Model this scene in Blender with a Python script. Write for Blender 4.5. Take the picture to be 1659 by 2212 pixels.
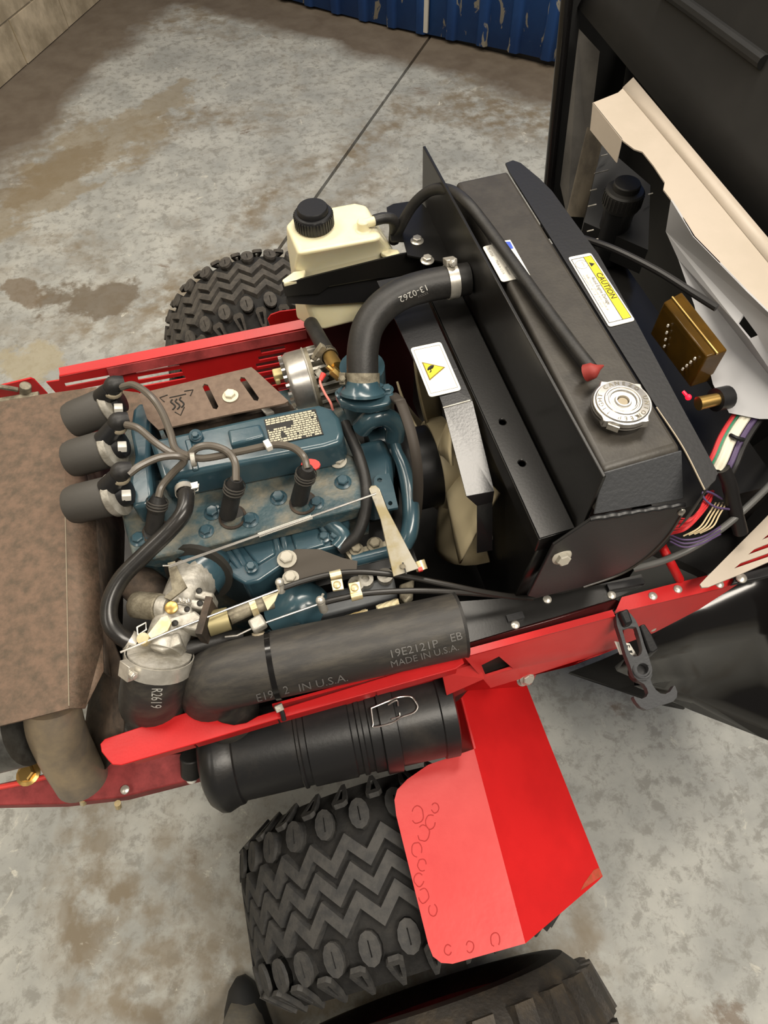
import bpy, bmesh, math, random
from mathutils import Vector, Matrix, geometry
from mathutils.bvhtree import BVHTree
random.seed(7)
scene = bpy.context.scene
for o in list(bpy.data.objects): bpy.data.objects.remove(o)
COL = scene.collection
# ------------------------------------------------------------------ camera
F, CX, CY, H = 1450.0, 829.5, 1106.0, 1.70          # focal length in px of the 1659x2212 frame, eye height
RX = Vector((0.9645090622, -0.2337621739, 0.1227905329))   # world axes seen from the camera (right, down, forward)
RY = Vector((-0.2634762786, -0.8213898827, 0.5058645187))
RZ = Vector((-0.0173930882, -0.5202633052, -0.8538287731))
EYE = Vector((0, 0, H))
cam_d = bpy.data.cameras.new('camera'); cam = bpy.data.objects.new('camera', cam_d); COL.objects.link(cam)
cam_d.sensor_fit = 'VERTICAL'; cam_d.sensor_height = 36.0; cam_d.lens = F / 2212 * 36; cam_d.clip_start = 0.02
cam.matrix_world = Matrix(((RX.x, -RX.y, -RX.z, 0), (RY.x, -RY.y, -RY.z, 0), (RZ.x, -RZ.y, -RZ.z, H), (0, 0, 0, 1)))
scene.camera = cam
# ------------------------------------------------------------------ light
world = bpy.data.worlds.new('workshop_ambient'); scene.world = world; world.use_nodes = True
bgn = world.node_tree.nodes['Background']; bgn.inputs[0].default_value = (1.0, 0.93, 0.84, 1); bgn.inputs[1].default_value = 0.09
def ceiling_lamp(x, y, z, sx, sy, power, rz=0.0, col=(1.0, 0.92, 0.80)):
    d = bpy.data.lights.new('ceiling_lamp', 'AREA'); d.shape = 'RECTANGLE'; d.size = sx; d.size_y = sy
    d.energy = power; d.color = col
    o = bpy.data.objects.new('ceiling_lamp', d); COL.objects.link(o); o.location = (x, y, z); o.rotation_euler = (0, 0, rz)
ceiling_lamp(1.2, -0.9, 3.8, 2.4, 0.7, 112, 0.5)
ceiling_lamp(-1.3, 2.2, 3.8, 2.4, 0.5, 56, 0.5)
ceiling_lamp(0.85, 1.55, 3.8, 2.2, 0.5, 60, 0.4)
ceiling_lamp(-2.6, -0.8, 3.8, 2.4, 0.5, 30, 0.5)
scene.view_settings.view_transform = 'Standard'; scene.view_settings.look = 'None'
scene.view_settings.gamma = 1.0; scene.view_settings.use_curve_mapping = False; scene.view_settings.exposure = 0.40

# ------------------------------------------------------------------ pixel -> place
def ray(x, y):
    c = Vector(((x - CX) / F, (y - CY) / F, 1.0)); return Vector((RX.dot(c), RY.dot(c), RZ.dot(c)))
def A(x, y, z): d = ray(x, y); return EYE + d * ((z - H) / d.z)     # a pixel on the level plane z
def AX(x, y, X): d = ray(x, y); return EYE + d * (X / d.x)          # a pixel on the cross plane x = X
def AY(x, y, Y): d = ray(x, y); return EYE + d * (Y / d.y)          # a pixel on the lengthwise plane y = Y
def AP(pts, z): return [A(p[0], p[1], z) for p in pts]
V = Vector
# ------------------------------------------------------------------ materials
MATS = {}
def mat(name, col, rough=0.5, metal=0.0, col2=None, scale=20.0, lo=0.4, hi=0.6, bump=0.0, bscale=60.0, coat=0.0, detail=6.0, trans=0.0, emit=None, sss=0.0, spec=0.5, rough2=None, stretch=None, ior=1.45):
    m = bpy.data.materials.new(name); m.use_nodes = True; nt = m.node_tree; b = nt.nodes['Principled BSDF']
    b.inputs['Base Color'].default_value = (*col, 1); b.inputs['Roughness'].default_value = rough; b.inputs['Metallic'].default_value = metal
    b.inputs['Coat Weight'].default_value = coat; b.inputs['Coat Roughness'].default_value = 0.12
    b.inputs['Transmission Weight'].default_value = trans; b.inputs['Specular IOR Level'].default_value = spec; b.inputs['IOR'].default_value = ior
    if sss: b.inputs['Subsurface Weight'].default_value = sss; b.inputs['Subsurface Radius'].default_value = (0.02, 0.015, 0.008); b.inputs['Subsurface Scale'].default_value = 0.5
    if emit: b.inputs['Emission Color'].default_value = (*emit[0], 1); b.inputs['Emission Strength'].default_value = emit[1]
    if col2 or bump:
        tc = nt.nodes.new('ShaderNodeTexCoord'); src = tc.outputs['Object']
        if stretch:
            mp = nt.nodes.new('ShaderNodeMapping'); mp.inputs['Scale'].default_value = stretch; nt.links.new(src, mp.inputs[0]); src = mp.outputs[0]
    if col2:
        n = nt.nodes.new('ShaderNodeTexNoise'); n.inputs['Scale'].default_value = scale; n.inputs['Detail'].default_value = detail; n.inputs['Roughness'].default_value = 0.65
        nt.links.new(src, n.inputs['Vector'])
        r = nt.nodes.new('ShaderNodeValToRGB'); r.color_ramp.elements[0].position = lo; r.color_ramp.elements[1].position = hi
        r.color_ramp.elements[0].color = (*col, 1); r.color_ramp.elements[1].color = (*col2, 1)
        nt.links.new(n.outputs['Fac'], r.inputs[0]); nt.links.new(r.outputs[0], b.inputs['Base Color'])
        if rough2 is not None:
            mr = nt.nodes.new('ShaderNodeMapRange'); mr.inputs['From Min'].default_value = lo; mr.inputs['From Max'].default_value = hi
            mr.inputs['To Min'].default_value = rough; mr.inputs['To Max'].default_value = rough2
            nt.links.new(n.outputs['Fac'], mr.inputs[0]); nt.links.new(mr.outputs[0], b.inputs['Roughness'])
    if bump:
        n2 = nt.nodes.new('ShaderNodeTexNoise'); n2.inputs['Scale'].default_value = bscale; n2.inputs['Detail'].default_value = 5
        nt.links.new(src, n2.inputs['Vector'])
        bp = nt.nodes.new('ShaderNodeBump'); bp.inputs['Strength'].default_value = bump; bp.inputs['Distance'].default_value = 0.004
        nt.links.new(n2.outputs['Fac'], bp.inputs['Height']); nt.links.new(bp.outputs[0], b.inputs['Normal'])
    MATS[name] = m; return m
RED = mat('red_paint', (0.52, 0.012, 0.013), 0.36, col2=(0.46, 0.010, 0.011), scale=9, bump=0.03, bscale=300)
RED_LIT = mat('lit_red_paint', (0.52, 0.036, 0.034), 0.40, col2=(0.47, 0.022, 0.022), scale=14, lo=0.35, hi=0.7, bump=0.05, bscale=120)  # lighter copy of the red with caught light mixed into the colour
REDD = mat('shaded_dusty_red', (0.36, 0.05, 0.05), 0.6, col2=(0.20, 0.025, 0.025), scale=18)  # darker red: shade of the rims and far lip is in the colour
TEAL = mat('teal_engine_paint', (0.027, 0.062, 0.083), 0.26, col2=(0.036, 0.074, 0.092), scale=12, coat=0.4, bump=0.06, bscale=90)
TEALD = mat('oily_teal_casting', (0.034, 0.068, 0.080), 0.45, col2=(0.17, 0.155, 0.115), scale=24, lo=0.42, hi=0.66, bump=0.3, bscale=130)
BLACK = mat('black_gloss_metal', (0.010, 0.0095, 0.009), 0.33, bump=0.03, bscale=300)
SATIN = mat('satin_black_tank', (0.034, 0.030, 0.025), 0.45, col2=(0.044, 0.039, 0.032), scale=30, bump=0.06, bscale=250)
GREYBK = mat('textured_grey_black', (0.05, 0.052, 0.056), 0.5, bump=0.25, bscale=220)
DARK = mat('dark_plastic', (0.012, 0.012, 0.013), 0.42, bump=0.05, bscale=200)
GLOSSB = mat('shiny_black_hood', (0.007, 0.0065, 0.0065), 0.16, coat=0.2)
HOODM = mat('matte_hood_liner', (0.0055, 0.0055, 0.0055), 0.6, col2=(0.012, 0.0115, 0.011), scale=6, lo=0.45, hi=0.75)
SHINY = mat('shiny_black_hose', (0.018, 0.017, 0.016), 0.27, col2=(0.026, 0.024, 0.022), scale=40)
RUBBER = mat('black_rubber', (0.015, 0.0145, 0.014), 0.5, col2=(0.022, 0.0205, 0.019), scale=40, bump=0.08, bscale=260)
DUSTY = mat('dusty_rubber_hose', (0.028, 0.026, 0.024), 0.5, col2=(0.075, 0.066, 0.052), scale=14, lo=0.45, hi=0.8, bump=0.06, bscale=200, stretch=(1, 4, 4))
TYRE = mat('tyre_rubber', (0.0085, 0.0082, 0.008), 0.85, col2=(0.019, 0.0175, 0.0155), scale=34, lo=0.4, hi=0.75, bump=0.3, bscale=180)
TYRED = mat('dirty_tyre_rubber', (0.020, 0.017, 0.014), 0.6, col2=(0.045, 0.034, 0.022), scale=22, lo=0.45, hi=0.7, bump=0.3, bscale=160)
LUG = mat('worn_tread_rubber', (0.030, 0.030, 0.030), 0.75, col2=(0.050, 0.048, 0.045), scale=50, bump=0.2, bscale=260)
RUST = mat('rusty_heat_shield', (0.155, 0.100, 0.068), 0.7, metal=0.15, col2=(0.085, 0.062, 0.042), scale=70, lo=0.38, hi=0.66, bump=0.25, bscale=160, detail=8)
RUST2 = mat('brown_heat_plate', (0.17, 0.118, 0.085), 0.6, metal=0.15, col2=(0.135, 0.092, 0.066), scale=90, bump=0.12, bscale=240)
RUSTD = mat('dark_scale_steel', (0.075, 0.052, 0.036), 0.75, col2=(0.030, 0.022, 0.016), scale=26, bump=0.2, bscale=120)
STEEL = mat('zinc_steel', (0.66, 0.63, 0.56), 0.34, metal=0.6, col2=(0.52, 0.49, 0.43), scale=60)
CHROME = mat('bright_aluminium', (0.66, 0.64, 0.60), 0.30, metal=0.9, col2=(0.50, 0.48, 0.45), scale=30)
CAST = mat('cast_aluminium', (0.50, 0.475, 0.42), 0.48, metal=0.45, col2=(0.30, 0.28, 0.235), scale=40, bump=0.2, bscale=160)
DCAST = mat('dirty_cast_aluminium', (0.30, 0.27, 0.20), 0.6, metal=0.5, col2=(0.14, 0.12, 0.085), scale=40, bump=0.2, bscale=160)
YZINC = mat('yellow_zinc', (0.62, 0.47, 0.22), 0.38, metal=0.5, col2=(0.70, 0.62, 0.42), scale=30)
BRASS = mat('brass', (0.55, 0.36, 0.12), 0.35, metal=0.9)
CREAMP = mat('cream_bottle_plastic', (0.80, 0.74, 0.52), 0.38, sss=0.35, col2=(0.76, 0.70, 0.46), scale=8)
BEIGE = mat('beige_fan_plastic', (0.58, 0.49, 0.31), 0.45, col2=(0.34, 0.255, 0.125), scale=11, lo=0.5, hi=0.82)
CREAM = mat('cream_painted_sheet', (0.46, 0.395, 0.325), 0.45, col2=(0.43, 0.37, 0.30), scale=10)
WHITE = mat('white_label', (0.82, 0.79, 0.71), 0.45)
YELLOW = mat('yellow_label_print', (0.86, 0.66, 0.03), 0.45)
INK = mat('black_print', (0.015, 0.014, 0.012), 0.6)
FADE = mat('faded_grey_print', (0.30, 0.29, 0.27), 0.6)
PRINTW = mat('white_hose_print', (0.42, 0.41, 0.38), 0.7)
PRINTG = mat('dull_hose_print', (0.13, 0.125, 0.12), 0.7)
BLUEP = mat('blue_print', (0.05, 0.10, 0.5), 0.5)
COILM = mat('grey_coil_plastic', (0.055, 0.051, 0.045), 0.6, bump=0.05, bscale=200)
TAN = mat('tan_rubber_ring', (0.32, 0.27, 0.19), 0.6)
WIREG = mat('grey_ignition_lead', (0.105, 0.090, 0.072), 0.30)
AMBER = mat('amber_plastic', (0.27, 0.135, 0.018), 0.2, trans=0.7, col2=(0.20, 0.105, 0.018), scale=30, ior=1.3)
LED = mat('red_led', (0.9, 0.02, 0.05), 0.4, emit=((1.0, 0.004, 0.02), 1.6))
WR = mat('wire_red', (0.55, 0.03, 0.035), 0.45); WW = mat('wire_white', (0.72, 0.68, 0.55), 0.45); WG = mat('wire_green', (0.04, 0.22, 0.12), 0.45)
WP = mat('wire_purple', (0.085, 0.055, 0.13), 0.45); WT = mat('wire_tan', (0.62, 0.50, 0.30), 0.45); WK = mat('wire_black', (0.014, 0.013, 0.013), 0.4)
WPK = mat('wire_pink', (0.70, 0.22, 0.18), 0.5)
SPRED = mat('red_plastic', (0.75, 0.05, 0.04), 0.45)
KHAKI = mat('khaki_canvas', (0.20, 0.185, 0.15), 0.9, col2=(0.15, 0.145, 0.13), scale=30, bump=0.2, bscale=120)
BOOT = mat('dark_boot_leather', (0.016, 0.017, 0.018), 0.6)
CABLE = mat('black_cable_sheath', (0.020, 0.018, 0.016), 0.35); GCABLE = mat('grey_cable_sheath', (0.10, 0.10, 0.095), 0.4)
BELT = mat('fan_belt', (0.045, 0.037, 0.030), 0.7)
LATCHM = mat('grey_black_latch_rubber', (0.06, 0.062, 0.066), 0.42, bump=0.1, bscale=200)
COREM = mat('radiator_core_fins', (0.010, 0.010, 0.010), 0.6)

# ------------------------------------------------------------------ mesh builder
def frame(ax):
    ax = V(ax).normalized(); t = V((0, 0, 1)) if abs(ax.z) < 0.9 else V((1, 0, 0))
    u = t.cross(ax).normalized(); return u, ax.cross(u).normalized(), ax
def catmull(pts, n=8):
    pts = [V(p) for p in pts]
    if len(pts) < 3: return pts
    P = [pts[0] * 2 - pts[1]] + pts + [pts[-1] * 2 - pts[-2]]; out = []
    for i in range(1, len(P) - 2):
        a, b, c, d = P[i - 1], P[i], P[i + 1], P[i + 2]
        for k in range(n):
            t = k / n; out.append(0.5 * ((2 * b) + (c - a) * t + (2 * a - 5 * b + 4 * c - d) * t * t + (3 * b - a - 3 * c + d) * t ** 3))
    out.append(pts[-1]); return out
class MB:
    def __init__(s): s.v = []; s.f = []
    def add(s, vs, fs):
        n = len(s.v); s.v += [V(x) for x in vs]; s.f += [tuple(i + n for i in f) for f in fs]; return s
    def box(s, c, size, rot=None):
        c = V(c); hx, hy, hz = [k / 2 for k in size]; rot = rot or Matrix.Identity(3)
        vs = [c + rot @ V((x * hx, y * hy, z * hz)) for x in (-1, 1) for y in (-1, 1) for z in (-1, 1)]
        return s.add(vs, [(0, 1, 3, 2), (4, 6, 7, 5), (0, 4, 5, 1), (2, 3, 7, 6), (0, 2, 6, 4), (1, 5, 7, 3)])
    def bar(s, a, b, w, t, up=(0, 0, 1)):
        a, b = V(a), V(b); x = (b - a).normalized(); z = V(up) - x * x.dot(V(up)); z.normalize(); y = z.cross(x)
        R = Matrix((x, y, z)).transposed(); return s.box((a + b) / 2, ((b - a).length, w, t), R)
    def prism(s, pts, vec):
        pts = [V(p) for p in pts]; n = len(pts); vec = V(vec)
        return s.add(pts + [p + vec for p in pts], [tuple(range(n)), tuple(range(2 * n - 1, n - 1, -1))] + [(i, i + n, (i + 1) % n + n, (i + 1) % n) for i in range(n)])
    def frustum(s, top, bot):
        n = len(top); return s.add(list(top) + list(bot), [tuple(range(n)), tuple(range(2 * n - 1, n - 1, -1))] + [(i, i + n, (i + 1) % n + n, (i + 1) % n) for i in range(n)])
    def strip(s, *rows):
        n = len(rows[0]); return s.add([p for r in rows for p in r], [(k * n + i, k * n + i + 1, (k + 1) * n + i + 1, (k + 1) * n + i) for k in range(len(rows) - 1) for i in range(n - 1)])
    def plate(s, outer, holes, vec):
        outer = [V(p) for p in outer]; holes = [[V(p) for p in h] for h in holes]; vec = V(vec)
        o = outer[0]; nn = V((0, 0, 0))
        for i in range(len(outer)): nn += (outer[i] - o).cross(outer[(i + 1) % len(outer)] - o)
        u, w, _ = frame(nn); loops = [outer] + holes
        tr = geometry.tessellate_polygon([[V(((p - o).dot(u), (p - o).dot(w), 0)) for p in l] for l in loops])
        al = [p for l in loops for p in l]; n = len(al)
        fs = [tuple(t) for t in tr] + [tuple(i + n for i in reversed(t)) for t in tr]; k = 0
        for l in loops:
            m = len(l); fs += [(k + i, k + i + n, k + (i + 1) % m + n, k + (i + 1) % m) for i in range(m)]; k += m
        return s.add(al + [p + vec for p in al], fs)
    def tube(s, pts, r, seg=12, smooth=8, closed=False):
        pts = catmull(pts, smooth) if smooth else [V(p) for p in pts]; n = len(pts)
        rr = r if isinstance(r, (list, tuple)) else [r]
        def rad(i):
            t = i / max(1, n - 1) * (len(rr) - 1); k = min(int(t), len(rr) - 2) if len(rr) > 1 else 0
            return rr[0] if len(rr) == 1 else rr[k] + (rr[k + 1] - rr[k]) * (t - k)
        u = None; vs = []
        for i, p in enumerate(pts):
            t = (pts[min(i + 1, n - 1)] - pts[max(i - 1, 0)]).normalized()
            if u is None: u, w, _ = frame(t)
            else: u = (u - t * u.dot(t)).normalized(); w = t.cross(u)
            for k in range(seg):
                a = 2 * math.pi * k / seg; vs.append(p + (u * math.cos(a) + w * math.sin(a)) * rad(i))
        fs = [(i * seg + k, i * seg + (k + 1) % seg, (i + 1) * seg + (k + 1) % seg, (i + 1) * seg + k) for i in range(n - 1) for k in range(seg)]
        fs += [tuple(range(seg - 1, -1, -1)), tuple((n - 1) * seg + k for k in range(seg))]
        return s.add(vs, fs)
    def lathe(s, prof, o, ax, seg=24, caps=True, sq=None):
        o = V(o); u, w, a = frame(ax); n = len(prof)
        vs = [o + a * h + (u * math.cos(2 * math.pi * k / seg) + w * math.sin(2 * math.pi * k / seg)) * r for r, h in prof for k in range(seg)]
        fs = [(i * seg + k, i * seg + (k + 1) % seg, (i + 1) * seg + (k + 1) % seg, (i + 1) * seg + k) for i in range(n - 1) for k in range(seg)]
        if caps: fs += [tuple(range(seg - 1, -1, -1)), tuple((n - 1) * seg + k for k in range(seg))]
        return s.add(vs, fs)
    def cyl(s, a, b, r, seg=20, r2=None):
        a, b = V(a), V(b); return s.lathe([(r, 0), (r2 if r2 else r, (b - a).length)], a, b - a, seg)
    def ball(s, c, r, seg=14):
        prof = [(max(1e-4, r * math.sin(math.pi * i / 8)), -r * math.cos(math.pi * i / 8)) for i in range(9)]; return s.lathe(prof, c, (0, 0, 1), seg)
ORI = {}
def mesh_of(mb, ori, name, sharp=35):
    me = bpy.data.meshes.new(name); me.from_pydata([p - ori for p in mb.v], [], mb.f)
    bm = bmesh.new(); bm.from_mesh(me); bmesh.ops.recalc_face_normals(bm, faces=bm.faces); bm.to_mesh(me); bm.free()
    if sharp <= 8: me.shade_flat()
    else: me.shade_smooth(); me.set_sharp_from_angle(angle=math.radians(sharp))
    return me
def obj(name, mb, m, parent=None, bevel=0, solid=0, sharp=35, label=None, off=0.0, seg=2):
    ori = ORI[parent.name] if parent else V((0, 0, 0))
    if parent is None:
        xs = mb.v; lo = V([min(p[i] for p in xs) for i in range(3)]); hi = V([max(p[i] for p in xs) for i in range(3)])
        ori = V(((lo.x + hi.x) / 2, (lo.y + hi.y) / 2, lo.z))
    me = mesh_of(mb, ori, name, sharp); me.materials.append(m)
    o = bpy.data.objects.new(name, me); COL.objects.link(o)
    if parent: o.parent = parent
    else: o.location = ori
    ORI[o.name] = ori
    if solid: md = o.modifiers.new('thickness', 'SOLIDIFY'); md.thickness = solid; md.offset = off
    if bevel: md = o.modifiers.new('edge', 'BEVEL'); md.width = bevel; md.segments = seg; md.limit_method = 'ANGLE'; md.angle_limit = math.radians(40); md.harden_normals = False
    if label: o['label'] = label
    return o
def tag(o, label, cat, group=None, kind=None):
    o['label'] = label; o['category'] = cat
    if group: o['group'] = group
    if kind: o['kind'] = kind
    return o
def thing(name, label, cat, loc, group=None):
    o = bpy.data.objects.new(name, None); COL.objects.link(o); o.location = loc; o.empty_display_size = 0.05
    ORI[o.name] = V(loc); return tag(o, label, cat, group)
def struct(o): o['kind'] = 'structure'; return o
SH = {}
def shared(key, mb, m, sharp=35):
    if key not in SH:
        me = mesh_of(mb(), V((0, 0, 0)), key, sharp); me.materials.append(m); SH[key] = me
    return SH[key]
def inst(name, me, M, parent):
    o = bpy.data.objects.new(name, me); COL.objects.link(o); o.parent = parent
    o.matrix_basis = Matrix.Translation(-ORI[parent.name]) @ M; ORI[o.name] = ORI[parent.name]; return o
def basis(o, ax, r=1.0, spin=0.0):
    u, w, a = frame(ax); c, sn = math.cos(spin), math.sin(spin); u2 = u * c + w * sn; w2 = w * c - u * sn
    return Matrix(((u2.x * r, w2.x * r, a.x * r, o[0]), (u2.y * r, w2.y * r, a.y * r, o[1]), (u2.z * r, w2.z * r, a.z * r, o[2]), (0, 0, 0, 1)))
def hexmb():
    b = MB(); b.lathe([(1.45, -0.1), (1.5, 0.15), (1.1, 0.35)], (0, 0, 0), (0, 0, 1), 18)
    b.lathe([(1.05, 0.3), (1.05, 0.95), (0.85, 1.1)], (0, 0, 0), (0, 0, 1), 6); return b
def bolt(parent, p, r=0.006, ax=(0, 0, 1), m=None, name='bolt'):
    m = m or STEEL; return inst(name, shared('bolt_' + m.name, hexmb, m, 20), basis(V(p), ax, r, random.random()), parent)
def rivmb(): return MB().lathe([(1.0, 0), (0.95, 0.25), (0.6, 0.5), (0.05, 0.6)], (0, 0, 0), (0, 0, 1), 14)
def rivet(parent, p, r=0.006, ax=(0, 0, 1), m=None, name='rivet'):
    m = m or STEEL; return inst(name, shared('rivet_' + m.name, rivmb, m), basis(V(p), ax, r), parent)
def clamp(parent, c, ax, r, w=0.012, sdir=(0, 0, 1), m=None):
    m = m or STEEL; c = V(c); u, v2, a = frame(ax); b = MB()
    b.lathe([(r, -w / 2), (r + 0.0016, -w / 2), (r + 0.0016, w / 2), (r, w / 2)], c, a, 28, caps=False)
    b.add([], [])
    o = obj('hose_clamp', b, m, parent)
    sd = V(sdir); sd = (sd - a * sd.dot(a)).normalized(); tang = a.cross(sd); p = c + sd * (r + 0.005)
    s = MB(); s.bar(p - tang * 0.010, p + tang * 0.010, w * 1.05, 0.009, sd); s.cyl(p + tang * 0.010, p + tang * 0.017, 0.0055, 6); s.cyl(p + tang * 0.017, p + tang * 0.0185, 0.0035, 12)
    obj('clamp_screw', s, m, o, bevel=0.0012); n = MB()
    for k in range(7):
        an = 0.55 + k * 0.16; d = sd * math.cos(an) - tang * math.sin(an); t2 = -sd * math.sin(an) - tang * math.cos(an); q = c + d * (r + 0.0017)
        n.bar(q - a * w * 0.28, q + a * w * 0.28, 0.0012, 0.0006, d)
    obj('band_slots', n, INK, o); return o
def text_mb(txt, size, fn, sx=1.0):
    cu = bpy.data.curves.new('t', 'FONT'); cu.body = txt; cu.size = size; cu.align_x = 'CENTER'; cu.align_y = 'CENTER'; cu.resolution_u = 2
    o = bpy.data.objects.new('t', cu); COL.objects.link(o); dg = bpy.context.evaluated_depsgraph_get(); dg.update()
    me = bpy.data.meshes.new_from_object(o.evaluated_get(dg)); b = MB()
    b.add([fn(v.co.x * sx, v.co.y) for v in me.vertices], [tuple(p.vertices) for p in me.polygons])
    bpy.data.objects.remove(o); bpy.data.curves.remove(cu); bpy.data.meshes.remove(me); return b
def text(parent, txt, size, o, u, v, m, name='lettering', sx=1.0, lift=0.0006):
    o = V(o); u = V(u).normalized(); v = V(v); v = (v - u * v.dot(u)).normalized(); n = u.cross(v)
    if n.z < 0: n = -n
    return obj(name, text_mb(txt, size, lambda x, y: o + u * x + v * y + n * lift, sx), m, parent)
def surf(mb): return BVHTree.FromPolygons([tuple(p) for p in mb.v], mb.f)
def onto(bv, x, y, lift=0.0005):                        # where a pixel's ray meets a finished surface
    h, nn, i, dd_ = bv.ray_cast(EYE, ray(x, y).normalized()); nn = nn if nn.dot(EYE - h) > 0 else -nn; return h + nn * lift
def print_on(parent, bv, txt, c, u, hgt, m, sx=1.0, up=None, name='hose_print'):
    L_ = math.hypot(*u); ux, uy = u[0] / L_, u[1] / L_; vx, vy = up if up else (uy, -ux)
    return obj(name, text_mb(txt, hgt * 1.4, lambda x, y: onto(bv, c[0] + ux * x + vx * y, c[1] + uy * x + vy * y, 0.0011), sx), m, parent)
def round_poly(pts, r, n=4):
    pts = [V(p) for p in pts]; out = []
    for i, p in enumerate(pts):
        a = (pts[i - 1] - p); b = (pts[(i + 1) % len(pts)] - p); rr = min(r, a.length * 0.45, b.length * 0.45)
        q0 = p + a.normalized() * rr; q1 = p + b.normalized() * rr
        for k in range(n + 1): t = k / n; out.append(q0 * (1 - t) ** 2 + p * 2 * t * (1 - t) + q1 * t * t)
    return out
# ================================================================== SETTING
J0, J1 = A(918, 95, 0), A(690, 415, 0); JD = (J0 - J1).normalized()
W0, W1 = A(605, 3, 0), A(1195, 150, 0); WD = (W1 - W0).normalized()          # foot of the blue wall
L0, L1 = A(0, 190, 0), A(215, 0, 0); LD = (L1 - L0).normalized()              # foot of the concrete wall
WN = V((WD.y, -WD.x, 0));  WN = WN if WN.dot(-W0) > 0 else -WN                # towards the room
LN = V((LD.y, -LD.x, 0));  LN = LN if LN.dot(-L0) > 0 else -LN
den = LD.x * WD.y - LD.y * WD.x; dd = W0 - L0; CORN = L0 + LD * ((dd.x * WD.y - dd.y * WD.x) / den)   # where the two walls meet
def floor_mat():
    m = bpy.data.materials.new('worn_painted_concrete'); m.use_nodes = True; nt = m.node_tree; b = nt.nodes['Principled BSDF']; N = nt.nodes.new; L = nt.links.new
    tc = N('ShaderNodeTexCoord'); P = tc.outputs['Object']
    def noise(sc, det=6, rgh=0.6, off=0, dist=0.0):
        mp = N('ShaderNodeMapping'); mp.inputs['Location'].default_value = (off, off * 0.7, 0); L(P, mp.inputs[0])
        n = N('ShaderNodeTexNoise'); n.inputs['Scale'].default_value = sc; n.inputs['Detail'].default_value = det; n.inputs['Roughness'].default_value = rgh; n.inputs['Distortion'].default_value = dist
        L(mp.outputs[0], n.inputs['Vector']); return n.outputs['Fac']
    def rng(x, a, c, t0=0.0, t1=1.0):
        r = N('ShaderNodeMapRange'); r.inputs[1].default_value = a; r.inputs[2].default_value = c; r.inputs[3].default_value = t0; r.inputs[4].default_value = t1; L(x, r.inputs[0]); return r.outputs[0]
    def math_(op, x, y):
        r = N('ShaderNodeMath'); r.operation = op
        for i, q in enumerate((x, y)):
            if isinstance(q, (int, float)): r.inputs[i].default_value = q
            else: L(q, r.inputs[i])
        return r.outputs[0]
    def mix(f, a, c):
        r = N('ShaderNodeMix'); r.data_type = 'RGBA'
        if isinstance(f, float): r.inputs[0].default_value = f
        else: L(f, r.inputs[0])
        for i, q in ((6, a), (7, c)):
            if isinstance(q, tuple): r.inputs[i].default_value = (*q, 1)
            else: L(q, r.inputs[i])
        return r.outputs[2]
    def dist(p, n):                                    # distance from a wall foot (where dirt gathers)
        s = N('ShaderNodeVectorMath'); s.operation = 'SUBTRACT'; L(P, s.inputs[0]); s.inputs[1].default_value = p
        d = N('ShaderNodeVectorMath'); d.operation = 'DOT_PRODUCT'; L(s.outputs[0], d.inputs[0]); d.inputs[1].default_value = n; return d.outputs['Value']
    c = mix(rng(noise(5, 8), 0.38, 0.62), (0.30, 0.305, 0.285), (0.42, 0.42, 0.385))
    c = mix(rng(noise(26, 9, 0.75, 1.3, 0.3), 0.49, 0.60, 0, 0.7), c, (0.20, 0.195, 0.172))      # fine mottling
    c = mix(math_('MULTIPLY', rng(noise(1.1, 6, 0.62, 3.1, 0.8), 0.50, 0.62), rng(noise(14, 5, 0.6, 2.0), 0.38, 0.58)), c, (0.20, 0.165, 0.115))   # brown stains
    c = mix(rng(noise(2.6, 7, 0.7, 9.4, 1.2), 0.62, 0.68, 0, 0.8), c, (0.155, 0.115, 0.080))    # dark spills
    c = mix(rng(noise(9, 6, 0.7, 5.2, 1.5), 0.63, 0.70, 0, 0.7), c, (0.60, 0.58, 0.50))    # bare pale chips
    def patch(px, py, ax, ay, bx, by, col, amp, c):       # one spill with its own outline on the floor
        o = A(px, py, 0); e1 = A(ax, ay, 0) - o; e2 = A(bx, by, 0) - o; d = e1.x * e2.y - e1.y * e2.x
        r1 = V((e2.y, -e2.x, 0)) / d; r2 = V((-e1.y, e1.x, 0)) / d; u_ = dist(o, r1); v_ = dist(o, r2)
        rr = math_('ADD', math_('MULTIPLY', u_, u_), math_('MULTIPLY', v_, v_)); rr = math_('ADD', rr, math_('MULTIPLY', math_('SUBTRACT', noise(6, 6, 0.65, px * 0.01), 0.5), 5.0))
        return mix(rng(rr, 1.0, 0.6, 0, amp), c, col)
    c = patch(190, 645, 330, 640, 190, 600, (0.125, 0.098, 0.066), 0.85, c)
    c = patch(60, 630, 120, 640, 60, 600, (0.15, 0.112, 0.072), 0.8, c)
    c = patch(200, 330, 420, 190, 230, 390, (0.24, 0.195, 0.125), 0.65, c)
    c = patch(110, 375, 240, 300, 130, 410, (0.19, 0.145, 0.085), 0.7, c)
    c = patch(60, 800, 140, 790, 60, 740, (0.34, 0.295, 0.19), 0.7, c)
    near = math_('MINIMUM', math_('MULTIPLY', dist(W0, WN), 1.5), math_('MULTIPLY', dist(L0, LN), 1.05))
    near = math_('ADD', near, math_('MULTIPLY', math_('SUBTRACT', noise(2.4, 5, 0.6, 4.4), 0.5), 0.55))
    c = mix(rng(near, 0.52, 0.36), c, mix(rng(noise(8, 6, 0.6, 6.0), 0.35, 0.65), (0.115, 0.090, 0.066), (0.155, 0.127, 0.096)))   # unpainted dirty strip along the walls
    L(c, b.inputs['Base Color']); b.inputs['Roughness'].default_value = 0.62
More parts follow.
